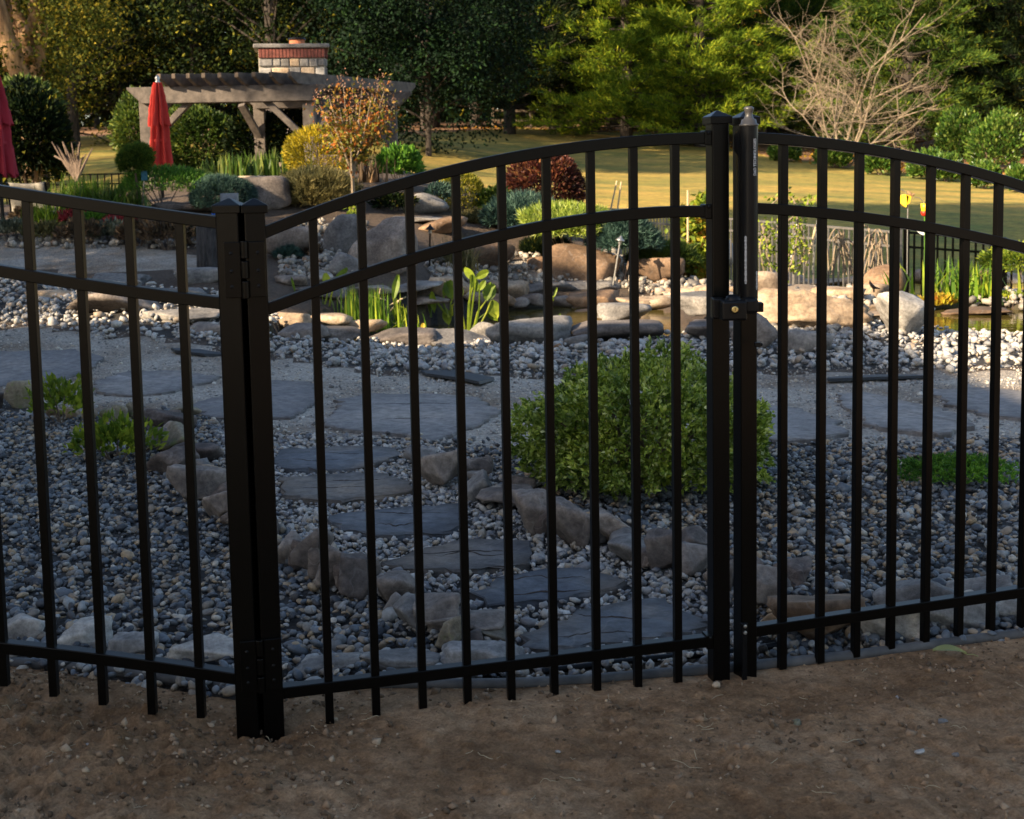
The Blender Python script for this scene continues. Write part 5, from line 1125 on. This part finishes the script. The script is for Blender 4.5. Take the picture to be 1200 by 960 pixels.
stake('leaning wooden stake left of the dry vine tangle', (957,262), (942,322), 15.6, M['bamboo'], .014)
stake('leaning silver stake touching the wooden stake by the dry vine tangle', (958,258), (952,322), 15.5, M['steel'], .014)
stake('thin white stake inside the climbing rose', (934,262), (924,320), 15.3, M['white'], .009)
mb = MB(); mb.box(at(169, 206, 15.2), (.07, .008, .11)); t = thing('plant_tag', 'dark teal plant tag on a thin stake beside the dwarf conifer', 'sign', at(166, 246, 15.2)); mb.build('plate', M['teal'], t); mb = MB(); mb.tube([at(166, 246, 15.2), at(169, 212, 15.21)], .006, 6); mb.build('stake', M['steel'], t)
# yellow hanging ornaments
YO = 14.6
t = thing('garden_ornament', 'yellow bell shaped garden ornament with brown bird on a thin rod behind the right fence', 'ornament', at(1063, 320, YO))
mb = MB(); mb.tube([at(1063, 322, YO), at(1063.5, 260, YO), at(1064, 238, YO)], .006, 6); mb.tube([at(1056, 222, YO), at(1061, 225, YO), at(1065, 231, YO)], .005, 6); mb.tube([at(1071, 231, YO), at(1078, 232, YO), at(1083, 238, YO)], .004, 6); mb.build('rod', M['steel'], t)
mb = MB()
for pl in ([(1057,229),(1062,228),(1065,231),(1062,243),(1058,240),(1054.5,238)], [(1062,228),(1068,230),(1066,238),(1063,240)]):
    f = [at(x, y, YO-.05*(x > 1060)) for x, y in pl]; bk = [p_+np.array([0, .09, 0]) for p_ in f]; n = len(f); mb.add(f+bk, [tuple(range(n)), tuple(range(2*n-1, n-1, -1))]+[(i, n+i, n+(i+1) % n, (i+1) % n) for i in range(n)])
mb.build('bell', M['yellow'], t)
mb = MB(); mb.tube([at(1063, 223.5, YO), at(1066, 227, YO), at(1069, 229, YO), at(1072, 227.5, YO)], [.004, .02, .022, .008], 7); mb.build('bird', M['barkwarm'], t)
t = thing('garden_ornament', 'yellow cup ornament with red rim and green stem behind the right fence', 'ornament', at(1084, 320, YO))
c = at(1083.5, 249, YO); mb = MB(); mb.lathe([(.012, -.03), (.035, 0), (.042, .05), (.048, .10)], c, 12); mb.build('cup', M['yellow'], t, smooth=True)
mb = MB(); mb.lathe([(.010, -.045), (.036, -.03), (.044, .0), (.038, .015)], c, 12); mb.build('rim', M['redpaint'], t, smooth=True)
mb = MB(); mb.tube([at(1084, 322, YO), at(1084, 270, YO), c], .009, 7); mb.build('stem', L['lime'], t)
mb = MB(); paddle(mb, None, at(1084, 275, YO), .13, .06, math.radians(-50), .2); mb.build('leaf', M['white'], t)
# black bird figure on the cascade stones
c = at(1023, 336, 12.6); t = thing('bird', 'small dark bird standing on the sunlit stones right of the largest tan boulder', 'bird', at(1023.5, 342, 12.6))
mb = MB(); mb.tube([at(1018.8, 330.5, 12.6), at(1019.8, 331.5, 12.6), at(1021.3, 334.3, 12.6), at(1024, 337, 12.6), at(1027, 337.5, 12.6), at(1032, 338.8, 12.6)], [.004, .013, .017, .020, .012, .004], 10); mb.tube([at(1019.3, 328.2, 12.6), at(1019.6, 331.5, 12.6)], [.002, .012], 8); mb.build('body', M['blacksatin'], t, smooth=True)
mb = MB(); mb.tube([at(1023.5, 337, 12.6), at(1023.3, 343, 12.6)], .005, 5); mb.tube([at(1024.4, 337, 12.6), at(1024.6, 343, 12.6)], .005, 5); mb.build('leg', M['blacksatin'], t)

# ------------------------------------------------------------------ pergola and outdoor chimney
YP = 20.0; A0 = at(152, 110, YP)[0]; A1 = at(384, 110, YP)[0]; gz = 1.05; X_fl = at(171, 110, YP)[0]; X_fr = at(362, 110, YP)[0]; dR = np.array([1.60, 3.3]); 
t = thing('pergola', 'weathered wooden pergola with thick beams, knee braces and notched rafters', 'pergola', ((A0+A1)/2, YP+1.2, gz))
def beamx(x0, x1, y, z0, z1, th, taper=.22):
    f = [(x0, y-th/2, z1), (x0, y-th/2, z1-.03), (x0+taper, y-th/2, z0), (x1-taper, y-th/2, z0), (x1, y-th/2, z1-.03), (x1, y-th/2, z1)]; b_ = [(x, yy+th, z) for x, yy, z in f]
    mb = MB(); n = 6; mb.add(f+b_, [tuple(range(n)), tuple(range(2*n-1, n-1, -1))]+[(i, n+i, n+(i+1) % n, (i+1) % n) for i in range(n)]); return mb.build('beam', M['wood'], t, bevel=.008)
YR = 22.4; sh = (YR-YP)*dR[0]/dR[1]+.12
for dy in (-.13, .13): beamx(A0, A1, YP+dy, 2.30, 2.55, .07); beamx(A0+sh, at(482, 110, YR)[0], YR+dy, 2.30, 2.55, .07)
for xf in (186,203,220,238,257,277,297,317,339):
    p = at(xf, 90, 19.6); x0, y0 = p[0], 19.6; d = dR/np.linalg.norm(dR); Lr = 3.75; nn = np.array([-d[1], d[0]])*.035; vs = []
    prof = [(0, 2.73), (0, 2.66), (.18, 2.553), (Lr-.18, 2.553), (Lr, 2.66), (Lr, 2.73)]
    for sg in (-1, 1):
        for q, z in prof: vs.append((x0+d[0]*q+nn[0]*sg, y0+d[1]*q+nn[1]*sg, z))
    mb = MB(); mb.add(vs, [(0,1,2,3,4,5), (11,10,9,8,7,6)]+[(i, 6+i, 6+(i+1) % 6, (i+1) % 6) for i in range(6)]); mb.build('rafter', M['woodmoss'] if xf < 330 else M['wood'], t, bevel=.006)
for X_, Y_ in ((X_fl, YP), (X_fr, YP), (X_fl+sh, YR), (at(458, 110, YR)[0], YR)):
    mb = MB(); mb.box((X_, Y_, (2.54+gz-.3)/2), (.185, .185, 2.54-gz+.3)); mb.build('post', M['wood'], t, bevel=.01)
    for s in (-1, 1):
        if Y_ == YR and X_ < X_fr: continue
        if (s == -1 and X_ == X_fl) or (s == 1 and X_ != X_fl): continue
        mb = MB(); mb.beam((X_+s*.06, Y_, 1.72), (X_+s*.68, Y_, 2.33), .09, .15, (0, 1, 0)); mb.build('knee_brace', M['wood'], t, bevel=.006)
    sg = 1 if Y_ == YP else -1; dd = dR/np.linalg.norm(dR)*sg; mb = MB(); mb.beam((X_, Y_+sg*.05, 1.80), (X_+dd[0]*.5, Y_+dd[1]*.5, 2.36), .08, .12, (1, 0, 0)); mb.build('knee_brace', M['wood'], t, bevel=.006)
# chimney
YC = 24.4; xa = at(295, 60, YC)[0]; xb = at(372, 60, YC)[0]; wc = xb-xa; ang = math.radians(9); Rz = np.array([[math.cos(ang), -math.sin(ang), 0], [math.sin(ang), math.cos(ang), 0], [0, 0, 1]]); cc = np.array([(xa+xb)/2+.06, YC+.45, 0]); dc = .85
zc = lambda py: at(335, py, YC)[2]
t = thing('outdoor_chimney', 'stone outdoor fireplace chimney with a band of upright red bricks and a terracotta flue', 'chimney', (cc[0], cc[1], 1.0))
def cbox(x0, x1, y0, y1, z0, z1, name, mat, bv=.01, par=None):
    mb = MB(); c = Rz@np.array([(x0+x1)/2, (y0+y1)/2, 0])+cc; mb.box(c+[0, 0, (z0+z1)/2], (x1-x0, y1-y0, z1-z0), Rz); return mb.build(name, mat, par or t, bevel=bv)
core = cbox(-wc/2, wc/2, -dc/2, dc/2, .9, zc(57), 'mortar_core', M['mortar'])
cbox(-wc/2-.09, wc/2+.09, -dc/2-.09, dc/2+.09, zc(56.5), zc(51.5), 'cap_slab', M['g'], .02)
cbox(-wc/2-.02, wc/2+.02, -dc/2-.04, dc/2, .9, 2.5, 'chimney_base_shade', M['p_dark'], .02); cbox(-1.3, .95, -dc/2-.25, dc/2, .6, 2.0, 'fireplace_body', M['p_dark'], .03)  # dark rock colour stands in for the pergola's shade on the lower stonework
cbox(-.75, .35, -dc/2-.262, -dc/2-.2, .9, 1.55, 'firebox_opening', M['blacksatin'], .01)
cbox(-1.4, 1.05, -dc/2-.36, -dc/2+.1, 1.62, 1.72, 'mantel', M['g'], .02)
rs = random.Random(5)
for row_ in range(6):
    z1 = zc(68.5)-row_*.17; 
    if z1 < 2.5: break
    x = -wc/2
    while x < wc/2-.05:
        w_ = min(rs.uniform(.14, .34), wc/2-x)
        if wc/2-x-w_ < .08: w_ = wc/2-x
        o = cbox(x+.008, x+w_-.008, -dc/2-.028-rs.uniform(0, .012), -dc/2+.02, z1-.158+rs.uniform(0, .015), z1-rs.uniform(0, .012), 'stone', M[rs.choice(['w','g','t','t','g'])], .018); x += w_
    y = -dc/2
    while y < dc/2-.05:
        w_ = min(rs.uniform(.16, .32), dc/2-y); cbox(wc/2-.02, wc/2+.028+rs.uniform(0, .012), y+.008, y+w_-.008, z1-.158, z1-rs.uniform(0, .012), 'stone', M[rs.choice(['w','g','t'])], .018); y += w_
for row_ in range(5):
    x = -1.3
    while x < .9:
        w_ = rs.uniform(.2, .42); w_ = min(w_, .95-x); z1 = 1.98-row_*.23
        if z1 > 1.6 or x < -.8 or x > .3: cbox(x+.01, x+w_-.01, -dc/2-.29, -dc/2-.2, z1-.21, z1-.01, 'stone', M[rs.choice(['p_dark','p','g'])], .02)
        x += w_
mb = MB(); mbk = int(wc/.062); zb0, zb1 = zc(68), zc(57)
for k in range(mbk):
    x = -wc/2+(k+.5)*wc/mbk; c = Rz@np.array([x, -dc/2-.02, 0])+cc; mb.box(c+[0, 0, (zb0+zb1)/2], (wc/mbk*.82, .07, zb1-zb0-.006), Rz)
for k in range(int(dc/.062)):
    y = -dc/2+(k+.5)*.062; c = Rz@np.array([wc/2+.02, y, 0])+cc; mb.box(c+[0, 0, (zb0+zb1)/2], (.07, .051, zb1-zb0-.006), Rz)
bk = mb.build('brick_course', M['brick'], t, bevel=.003); bk['kind'] = 'stuff'
fx = at(343.5, 48, YC)[0]; mb = MB(); mb.lathe([(.15, zc(52)), (.145, zc(45)), (.145, zc(44.5))], (fx, cc[1], 0), 20); mb.build('flue_pot', M['terra'], t); mb = MB(); mb.lathe([(.17, zc(44.5)), (.175, zc(44)), (.16, zc(42.3)), (.05, zc(41.5))], (fx, cc[1], 0), 20); mb.build('flue_cap', M['blacksatin'], t)

# ------------------------------------------------------------------ far fences
def picketfence(label, pts, zt, zb, mat, step=.113, wd=.018, posts=2.2, drop=.18):
    a = np.array(pts[0]); b = np.array(pts[1]); Ls = np.linalg.norm((b-a)[:2]); n = int(Ls/step); d = (b-a)/Ls; t = thing('metal_fence', label, 'fence', ((a+b)[0]/2, (a+b)[1]/2, (zb[0]+zb[1])/2))
    hz = lambda q: zt[0]+(zt[1]-zt[0])*q; hb = lambda q: zb[0]+(zb[1]-zb[0])*q
    first = None
    for i in range(n+1):
        q = i/n; c = a+(b-a)*q; mb = MB(); h0, h1 = hb(q)+.05, hz(q)-.002; mb.beam((c[0], c[1], h0), (c[0], c[1], h1), wd, wd, (d[1], -d[0], 0)); mb.build('picket', mat, t)
    for dz in (0, drop): mb = MB(); mb.beam((a[0], a[1], zt[0]-dz), (b[0], b[1], zt[1]-dz), .03, .03); mb.build('rail', mat, t)
    mb = MB(); mb.beam((a[0], a[1], zb[0]+.15), (b[0], b[1], zb[1]+.15), .03, .03); mb.build('rail', mat, t)
    m = max(1, round(Ls/posts))
    for i in range(m+1): q = i/m; c = a+(b-a)*q; mb = MB(); mb.beam((c[0], c[1], hb(q)-.2), (c[0], c[1], hz(q)+.05), .055, .055, (d[1], -d[0], 0)); mb.lathe([(.04, 0), (.04, .01), (.004, .03)], (c[0], c[1], hz(q)+.05), 4); mb.build('post', mat, t)
pa = at(690, 243, 24.4); pb = at(1054, 270, 16.0); pc = at(1170, 284, 16.4); pd = at(1330, 300, 17)
zg = lambda p: g(p[0], p[1])
picketfence('long black metal picket fence, sun glare painted grey, running behind the pond', (pa[:2], pb[:2]), (.42, .335), (zg(pa), zg(pb)), M['glarefence'], posts=2.15)
picketfence('short black metal picket fence section behind the reeds at the right', (pb[:2]+[.09, .0], pc[:2]), (.335, .20), (zg(pb), zg(pc)), M['black'], wd=.02, posts=1.3)
picketfence('black metal picket fence leaving the photo at the right edge', (pc[:2]+[.08, 0], pd[:2]), (.15, .0), (zg(pc), zg(pd)), M['black'], wd=.02)
pe = at(-60, 204, 24); pf = at(172, 201, 24); picketfence('dark metal picket fence in front of the left lawn', (pe[:2], pf[:2]), (1.22, 1.22), (.5, .6), M['black'], step=.13, wd=.022)
# split rail fence at the forest edge
YS = 66; t = thing('split_rail_fence', 'weathered split rail fence along the forest edge', 'fence', at(760, 158, YS)); posts_ = []
for px in (578,623,669,716,768,815,860,905,950,995):
    b = at(px, 160, YS); gz = g(b[0], b[1]); mb = MB(); mb.beam((b[0], b[1], gz-.2), (b[0], b[1], gz+1.15), .14, .16, (0, 1, 0)); mb.build('post', M['fencewood'], t, bevel=.02); posts_.append((b[0], b[1], gz))
for a, b in zip(posts_[:-1], posts_[1:]):
    for hgt in (.42, .92): mb = MB(); mb.beam((a[0]-.1, a[1], a[2]+hgt), (b[0]+.1, b[1], b[2]+hgt+random.uniform(-.05, .05)), .10, .12); mb.build('rail', M['fencewood'], t, bevel=.02)

# ------------------------------------------------------------------ laurel bushes on the far lawn
for i, (x, yb, yt, w_, lab) in enumerate([(921,190,168,36,'small round laurel bush, first from the left, just right of the latch'),(979,198,172,42,'small round laurel bush second from the left under the gate arch'),(1034,206,174,40,'small round laurel bush third from the left on the far lawn'),(1092,212,178,46,'small round laurel bush fourth from the left on the far lawn'),(1112,214,182,34,'small round laurel bush touching the fourth one on its right'),(1157,222,192,36,'small round laurel bush in front of the tall laurels'),(1198,226,196,30,'small round laurel bush at the right edge of the photo'),
       (1128,198,132,52,'tall laurel with glossy leaves, left one of the two tall ones'),(1172,204,134,62,'tall laurel with glossy leaves, right one of the two tall ones'),(812,172,150,44,'low dark bush by the split rail fence left of the gate stile')]):
    shrub('laurel_bush', lab, 'bush', x, yb, yt, w_, L['laurel'], 3400 if w_ > 50 else 1700, .17, .09, None, .22, 'leaf', .9, .35, -.75, 'laurel bushes along the far lawn', 1.0, 3.5, 6)

# ------------------------------------------------------------------ trees
def dup(root, loc, rz, sc, label):
    r = root.copy(); COL.objects.link(r); r.location = loc; r.rotation_euler = (0, 0, rz); r.scale = sc; r['label'] = label
    for ch in root.children: c = ch.copy(); COL.objects.link(c); c.parent = r
    return r
def pinetree(H, R, mat, seed, nb=110, tuft=13, per=24, name='pine_tree', low=.6):
    rs = random.Random(seed); r2 = np.random.RandomState(seed); t = thing(name, 'x', 'tree', (0, 0, 0), 'trees at the forest edge'); mb = MB(); TP = []; TD = []
    mb.tube([(0, 0, -.5), (.1, 0, H*.3), (-.05, .1, H*.7), (0, 0, H)], [.30, .25, .16, .03], 10); mb.build('trunk', M['bark'], t)
    mb = MB()
    for k in range(nb):
        z = low+(H-low)*(k/nb)**1.25; th = k*2.39996+rs.uniform(-.4, .4); Lr = R*(1-(z/H)**1.6)*rs.uniform(.65, 1.1)+.3; d = np.array([math.cos(th), math.sin(th), 0]); up = rs.uniform(-.12, .22)
        pts = [np.array([0, 0, z])+d*Lr*q+np.array([0, 0, Lr*(up*q+.16*q*q)]) for q in (0, .35, .7, 1)]; mb.tube(pts, [.05, .035, .02, .008], 4, False)
        for j in range(tuft):
            q = rs.uniform(.3, 1.05); i = min(2, int(q*3)); c = np.array([0, 0, z])+d*Lr*q+np.array([0, 0, Lr*(up*q+.16*q*q)]); off = np.array([-d[1], d[0], 0])*rs.gauss(0, .28)*Lr*.5+d*rs.gauss(0, .1)
            TP.append(c+off+np.array([0, 0, rs.gauss(.05, .1)])); TD.append(unit(d+off*.8+np.array([0, 0, .7])))
    mb.build('branches', M['bark'], t); TP = np.array(TP); TD = np.array(TD); P = np.repeat(TP, per, 0)+r2.randn(len(TP)*per, 3)*[.14, .14, .07]; D = np.repeat(TD, per, 0)+r2.randn(len(P), 3)*.6
    foliage('crown', needlearr(P, D, .32*r2.uniform(.6, 1.2, len(P)), .05, r2), mat, t, (0, 0, 0)); return t
def leaftree(H, R, mat, seed, n=11000, clumps=130, leaf=.17, name='leafy_tree', low=.5, trunk=.28):
    rs = np.random.RandomState(seed); t = thing(name, 'x', 'tree', (0, 0, 0), 'trees at the forest edge'); C0, u = crown(clumps, (0, 0, low+(H-low)*.5), (R, R, (H-low)*.52), .22, 2.5, .35, -.95, seed)
    mb = MB(); mb.tube([(0, 0, -.5), (.1, .05, H*.4), (0, 0, H*.85)], [trunk, trunk*.7, .05], 9); mb.build('trunk', M['bark'], t)
    mb = MB()
    for c in C0[:22]: z = max(.8, c[2]*.62, low*.9); mb.tube([(0, 0, z), (c[0]*.5, c[1]*.5, (z+c[2])/2+.2), c], [.05, .03, .012], 4, False)
    mb.build('branches', M['bark'], t); k = n//clumps; rad = R*.22
    P = np.repeat(C0, k, 0)+unit(rs.randn(clumps*k, 3))*rad*rs.rand(clumps*k, 1)**.45*[1, 1, .7]; D = rs.randn(len(P), 3)+[0, 0, -.1]
    foliage('crown', leafarr(P, D, leaf*rs.uniform(.6, 1.3, len(P)), leaf*.55, rs=rs), mat, t, (0, 0, 0)); return t
def gz_(x, y): return g(x, y)-.1
def place(root, used, px, Y, sc, rz, label):
    X_ = at(px, 300, Y)[0]; loc = (X_, Y, gz_(X_, Y)); s = (sc, sc, sc)
    if root.name in used: return dup(root, loc, rz, s, label)
    used.add(root.name); root.location = loc; root.rotation_euler = (0, 0, rz); root.scale = s; root['label'] = label; return root
used = set()
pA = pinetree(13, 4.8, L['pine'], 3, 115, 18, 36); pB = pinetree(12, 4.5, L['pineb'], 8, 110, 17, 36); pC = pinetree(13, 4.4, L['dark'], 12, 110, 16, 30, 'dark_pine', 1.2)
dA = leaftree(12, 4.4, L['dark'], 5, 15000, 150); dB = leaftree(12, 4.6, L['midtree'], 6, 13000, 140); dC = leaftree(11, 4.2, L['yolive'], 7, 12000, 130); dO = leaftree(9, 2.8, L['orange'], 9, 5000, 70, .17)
dS = leaftree(11, 4.2, L['darkblue'], 15, 40000, 420, .17, 'spruce_tree', .3, .12); dT = leaftree(22.5, 4.6, L['mid'], 21, 22000, 160, .38, 'added_shade_tree', 16.5, .3)
for a in [(pA,735,59,1.0,.3,'bright green pine whose needles hang left of the gate stile'),(pA,822,57,1.0,2.1,'tall bright green pine with a dark trunk straight above the latch posts'),(pB,905,63,1.0,1.0,'pine behind the left side of the bare pale tree'),
          (pB,1062,57,1.05,4.2,'green pine right behind the bare pale tree'),(pA,985,66,1.0,5.2,'pine with thick trunk directly behind the bare pale tree'),(pC,1150,60,1.05,.5,'dark pine above the two tall laurels'),(pC,1215,56,1.05,3.5,'dark pine at the upper right corner'),
          (pC,600,60,1.0,1.4,'dark pine with bare trunk left of the bright pines'),(pC,652,66,1.0,2.8,'dark pine just right of the hanging spruce, with thin trunk'),(pC,560,70,1.1,.2,'dark pine behind the hanging spruce'),(pB,700,70,1.0,3.0,'shaded pine glimpsed between dark and bright pines'),
          (dS,505,41,.86,.4,'large dark hanging spruce right of the pergola'),(pC,410,46,1.0,2.0,'dark conifer behind the chimney, right side'),(dB,330,43,.95,3.3,'dark green tree directly behind the chimney'),(dA,240,47,1.0,4.4,'dark dense tree above the left half of the pergola'),(dB,262,52,1.0,5.5,'leafy green tree with yellowish specks above the pergola'),
          (pC,150,50,1.05,.7,'dark conifer between the big pale trunk and the pergola'),(dC,95,44,.75,1.9,'olive leaved tree right of the big pale trunk'),(dA,60,55,1.0,3.9,'dark tree behind the big pale trunk'),(dA,-20,50,1.0,5.0,'dark tree at the upper left corner'),(dO,930,70,.9,.5,'small orange leaved tree behind the left of the bare tree'),(dO,905,69,.8,2.5,'small orange tree above the latch'),(dC,1020,72,.95,2.2,'olive yellow tree behind the bare pale tree'),(dC,870,72,.9,1.2,'olive yellow tree behind the bright pine trunk'),
          (dO,690,76,.7,4.0,'small orange tree deep in the dark pines')]:
    place(a[0], used, a[1], a[2], a[3], a[4], a[5])
k = 0
for px in range(-120, 1360, 105):
    k += 1; r_ = [dA, pC, dB, pC, dA, dC][k % 6]; X_ = at(px, 300, 80)[0]; o = dup(r_, (X_, 80+(k % 3)*4, 3.2), k*1.3, (1.15, 1.15, 1.15), 'tree in the dark second row of the forest'); o['group'] = 'second row of forest trees'; o['label'] = 'dim tree in the second row of the forest '+['left of the big pale trunk','behind the left edge of the photo','behind the crimson umbrella','behind the bright red umbrella','behind the left half of the pergola','behind the right half of the pergola','behind the hanging spruce','behind the dark pine trunks','behind the gap left of bright pines','behind the bright pines','above the latch posts','behind the bare tree','above the laurels','behind the right edge of the photo','beyond the right edge of the photo'][k-1]
# deep forest mass
def backdrop():
    rs = np.random.RandomState(4); n = 38000; px = rs.uniform(-200, 1400, n); z = 2+rs.rand(n)**1.2*15; Y = 96+rs.rand(n)*14; X_ = (px-600)/1500*Y; P = np.stack([X_, Y, z], 1)
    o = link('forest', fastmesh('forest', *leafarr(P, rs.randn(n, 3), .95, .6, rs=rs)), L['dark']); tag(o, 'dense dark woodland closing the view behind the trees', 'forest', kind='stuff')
    mb = MB(); rr = random.Random(1)
    for k in range(60): x = rr.uniform(-60, 60); y = rr.uniform(76, 95); mb.tube([(x, y, 2.5), (x+rr.uniform(-.4, .4), y, 16)], [.22, .14], 6, False)
    tag(mb.build('distant_trunks', M['bark'], origin=(0, 80, 0)), 'bare trunks deep in the woodland', 'forest', kind='stuff')
backdrop()
# big multi stemmed tree at the upper left
YT = 31; b = at(44, 215, YT); b[2] = g(b[0], b[1]); t = thing('big_tree', 'big tree with warm lit forked trunks at the upper left corner', 'tree', b); px2 = lambda x, y, dy=0: at(x, y, YT+dy)
mb = MB(); k_ = FPX/YT
for pl, rr in [([(42,205),(38,150),(33,118),(22,85),(10,45),(-6,0),(-20,-50)],[.36,.33,.30,.22,.2,.17,.12]), ([(40,150),(40,115),(42,85),(46,45),(50,5),(60,-50)],[.3,.26,.2,.19,.17,.12]), ([(36,120),(30,90),(24,55),(14,25),(6,0),(-2,-50)],[.24,.17,.16,.14,.13,.1]), ([(33,70),(30,42),(22,20),(14,-20)],[.16,.14,.12,.1]), ([(30,50),(38,25),(40,-10)],[.12,.13,.1]), ([(10,80),(4,50),(2,10),(-6,-40)],[.12,.14,.12,.1])]:
    P = np.array([px2(x, y, i*.15*(-1)**len(pl)) for i, (x, y) in enumerate(pl)]); 
    s_ = np.linspace(0, len(P)-1, 22); Q = np.stack([np.interp(s_, np.arange(len(P)), P[:, j]) for j in range(3)], 1); R__ = np.interp(s_, np.arange(len(P)), rr)
    for _ in range(2): Q[1:-1] = (Q[:-2]+2*Q[1:-1]+Q[2:])/4
    Q += RS.randn(*Q.shape)*.015; mb.tube(Q, R__*(1+RS.randn(22)*.03), 14)
mb.build('trunk', M['barkwarm'], t, smooth=True)
rs = np.random.RandomState(31); C0 = [px2(x+rs.randn()*10, y+rs.randn()*8, rs.randn()*.8) for (x, y) in [(70,20),(85,40),(62,50),(90,10),(55,0),(100,25),(75,70),(20,-10),(0,-20),(45,-20),(110,0),(95,60),(120,-20),(66,85),(82,-10),(130,15),(40,10),(118,48),(2,20),(15,60)] for _ in range(3)]
P = np.repeat(np.array(C0), 75, 0)+rs.randn(len(C0)*75, 3)*.26; foliage('crown', leafarr(P, rs.randn(len(P), 3)+[0, 0, -.4], .12*rs.uniform(.6, 1.2, len(P)), .07, rs=rs), L['yolive'], t, t['_o'])
# pale leafless tree
b = at(985, 178, 49); b[2] = g(b[0], b[1]); t = thing('bare_tree', 'pale leafless multi stemmed tree in front of the pines at the right', 'tree', b); mb = MB(); mt = MB(); rb = random.Random(12)
def branch(p, d, L_, r, dep):
    pts = [p]; n = 4; q = p.copy(); dd = d.copy()
    for i in range(n): dd = unit(dd+np.array([rb.gauss(0, .13), rb.gauss(0, .13), rb.gauss(.03, .10)])); q = q+dd*L_/n; pts.append(q.copy())
    (mb if dep < 2 else mt).tube(pts, [r*(1-.5*i/n) for i in range(n+1)], 7 if dep < 2 else 4, False)
    if dep >= 4: return
    for k in range((6, 4, 3, 3)[dep]):
        i = rb.randint(1, n); s = unit(dd*.75+np.array([rb.gauss(0, .6), rb.gauss(0, .6), rb.gauss(.0, .35)])); branch(pts[i], s, L_*rb.uniform(.45, .75), r*.5, dep+1)
for (x, dx, Ls) in [(982,-.30,3.6),(988,.10,3.9),(984,-.10,3.4),(992,.42,3.0),(980,-.7,2.4),(994,.85,2.6),(990,.25,3.6)]:
    branch(np.array([at(x, 178, 49)[0], 49, b[2]]), unit(np.array([dx, rb.uniform(-.3, .3), 1.])), Ls, .05, 0)
mb.build('trunk', M['barkpale'], t); mt.build('twigs', M['barkpale'], t)
# leaves and litter specks on the forest floor
P = scatter(9000, (-6, 40, 40, 74), lambda x, y, h, px, py: (py < seg(px, B_LAWN)+2) & (px > 540) & (px < 1300))
v, f = leafarr(P+[0, 0, .04], RS.randn(len(P), 3)*[1, 1, .25], .16, .11); tag(link('fallen_leaves', fastmesh('fallen_leaves', v, f), L['orange']), 'orange brown fallen leaves under the trees at the edge of the lawn', 'leaves', kind='stuff')

# ------------------------------------------------------------------ outside the photo: the house and trees put in to throw shade
def added_house():  # unseen building added and sized to shade the foreground
    t = thing('added_house', 'large unseen house standing left of and behind the viewer, outside the photo', 'added_house', (-19.5, -7, 0)); x0, x1, y0, y1, zt = -30., -9.2, -8., HY, HZ
    mb = MB(); mb.box(((x0+x1)/2, (y0+y1)/2, zt/2-.5), (x1-x0, y1-y0, zt+1)); mb.build('wall', M['siding'], t)
    mb = MB(); e = .5; xm = (x0+x1)/2; vs = [(x0-e, y0-e, zt), (x1+e, y0-e, zt), (x1+e, y1+e, zt), (x0-e, y1+e, zt), (xm, y0+5, zt+1.6), (xm, y1-5, zt+1.6)]; mb.add(vs, [(0,1,4), (1,2,5,4), (2,3,5), (3,0,4,5), (3,2,1,0)]); mb.build('roof', M['roofing'], t)
    for yy in (-6, -2.5):
        for zz in (1.6, 4.6): mb = MB(); mb.box((x1+.03, yy, zz), (.08, 1.2, 1.5)); w_ = mb.build('window', M['white'], t); mb = MB(); mb.box((x1+.06, yy, zz), (.06, 1.04, 1.34)); mb.build('pane', M['glass'], w_, origin=t['_o'])
HY, HZ = 1.5, 7.3
added_house()
for (x, y, s, r_, lab) in [(-33,16,1.75,dA,'nearest'),(-40,27,1.85,dB,'second'),(-34,36,1.7,dA,'third'),(-26,42,1.5,dB,'fourth'),(-48,40,1.9,dA,'fifth'),(-46,14,1.8,dB,'sixth')]:  # unseen tree row added to shade the left of the forest
    o = dup(r_, (x, y, .5), x*.7, (s, s, s), f'tall tree in the added shade row left of the photo, {lab} from the house'); o['group'] = 'added shade row trees outside the photo'

for i, (r_, x, y, s, lab) in enumerate([(dS,-12.6,7.8,.64,'small rounded added shade tree beside the house, outside the photo on the left'),(dT,-23,4.5,1,'tall high crowned tree behind the house, added for shade, farthest left'),(dT,-19,6,1,'tall high crowned tree behind the house, added for shade, middle one'),(dT,-10.8,6.2,.31,'slim added shade tree with a small high crown beside the house, outside the photo'),(dT,-14,8,.95,'tall high crowned tree beside the house, added for shade, nearest to the garden'),  # unseen trees added to throw shade on the lawn and mound
      (dA,-12,-30,1.5,'tree behind the viewer, added for dark reflections, left one'),(dB,0,-32,1.6,'tree behind the viewer, added for dark reflections, second from left'),(dA,12,-30,1.5,'tree behind the viewer, added for dark reflections, third from left'),(dB,24,-22,1.5,'tree behind the viewer, added for dark reflections, far right one')]):  # added behind the camera to darken reflections in the fence
    if r_ is dT and 'dT_used' not in globals(): dT_used = 1; dT.location = (x, y, 0); dT['label'] = lab; dT['group'] = 'added shade and reflection trees outside the photo'; continue
    o = dup(r_, (x, y, 0), i*1.7, (s, s, s), lab); o['group'] = 'added shade and reflection trees outside the photo'
print('TRIS', sum(sum(len(q.vertices)-2 for q in m.polygons) for m in bpy.data.meshes if m.users))
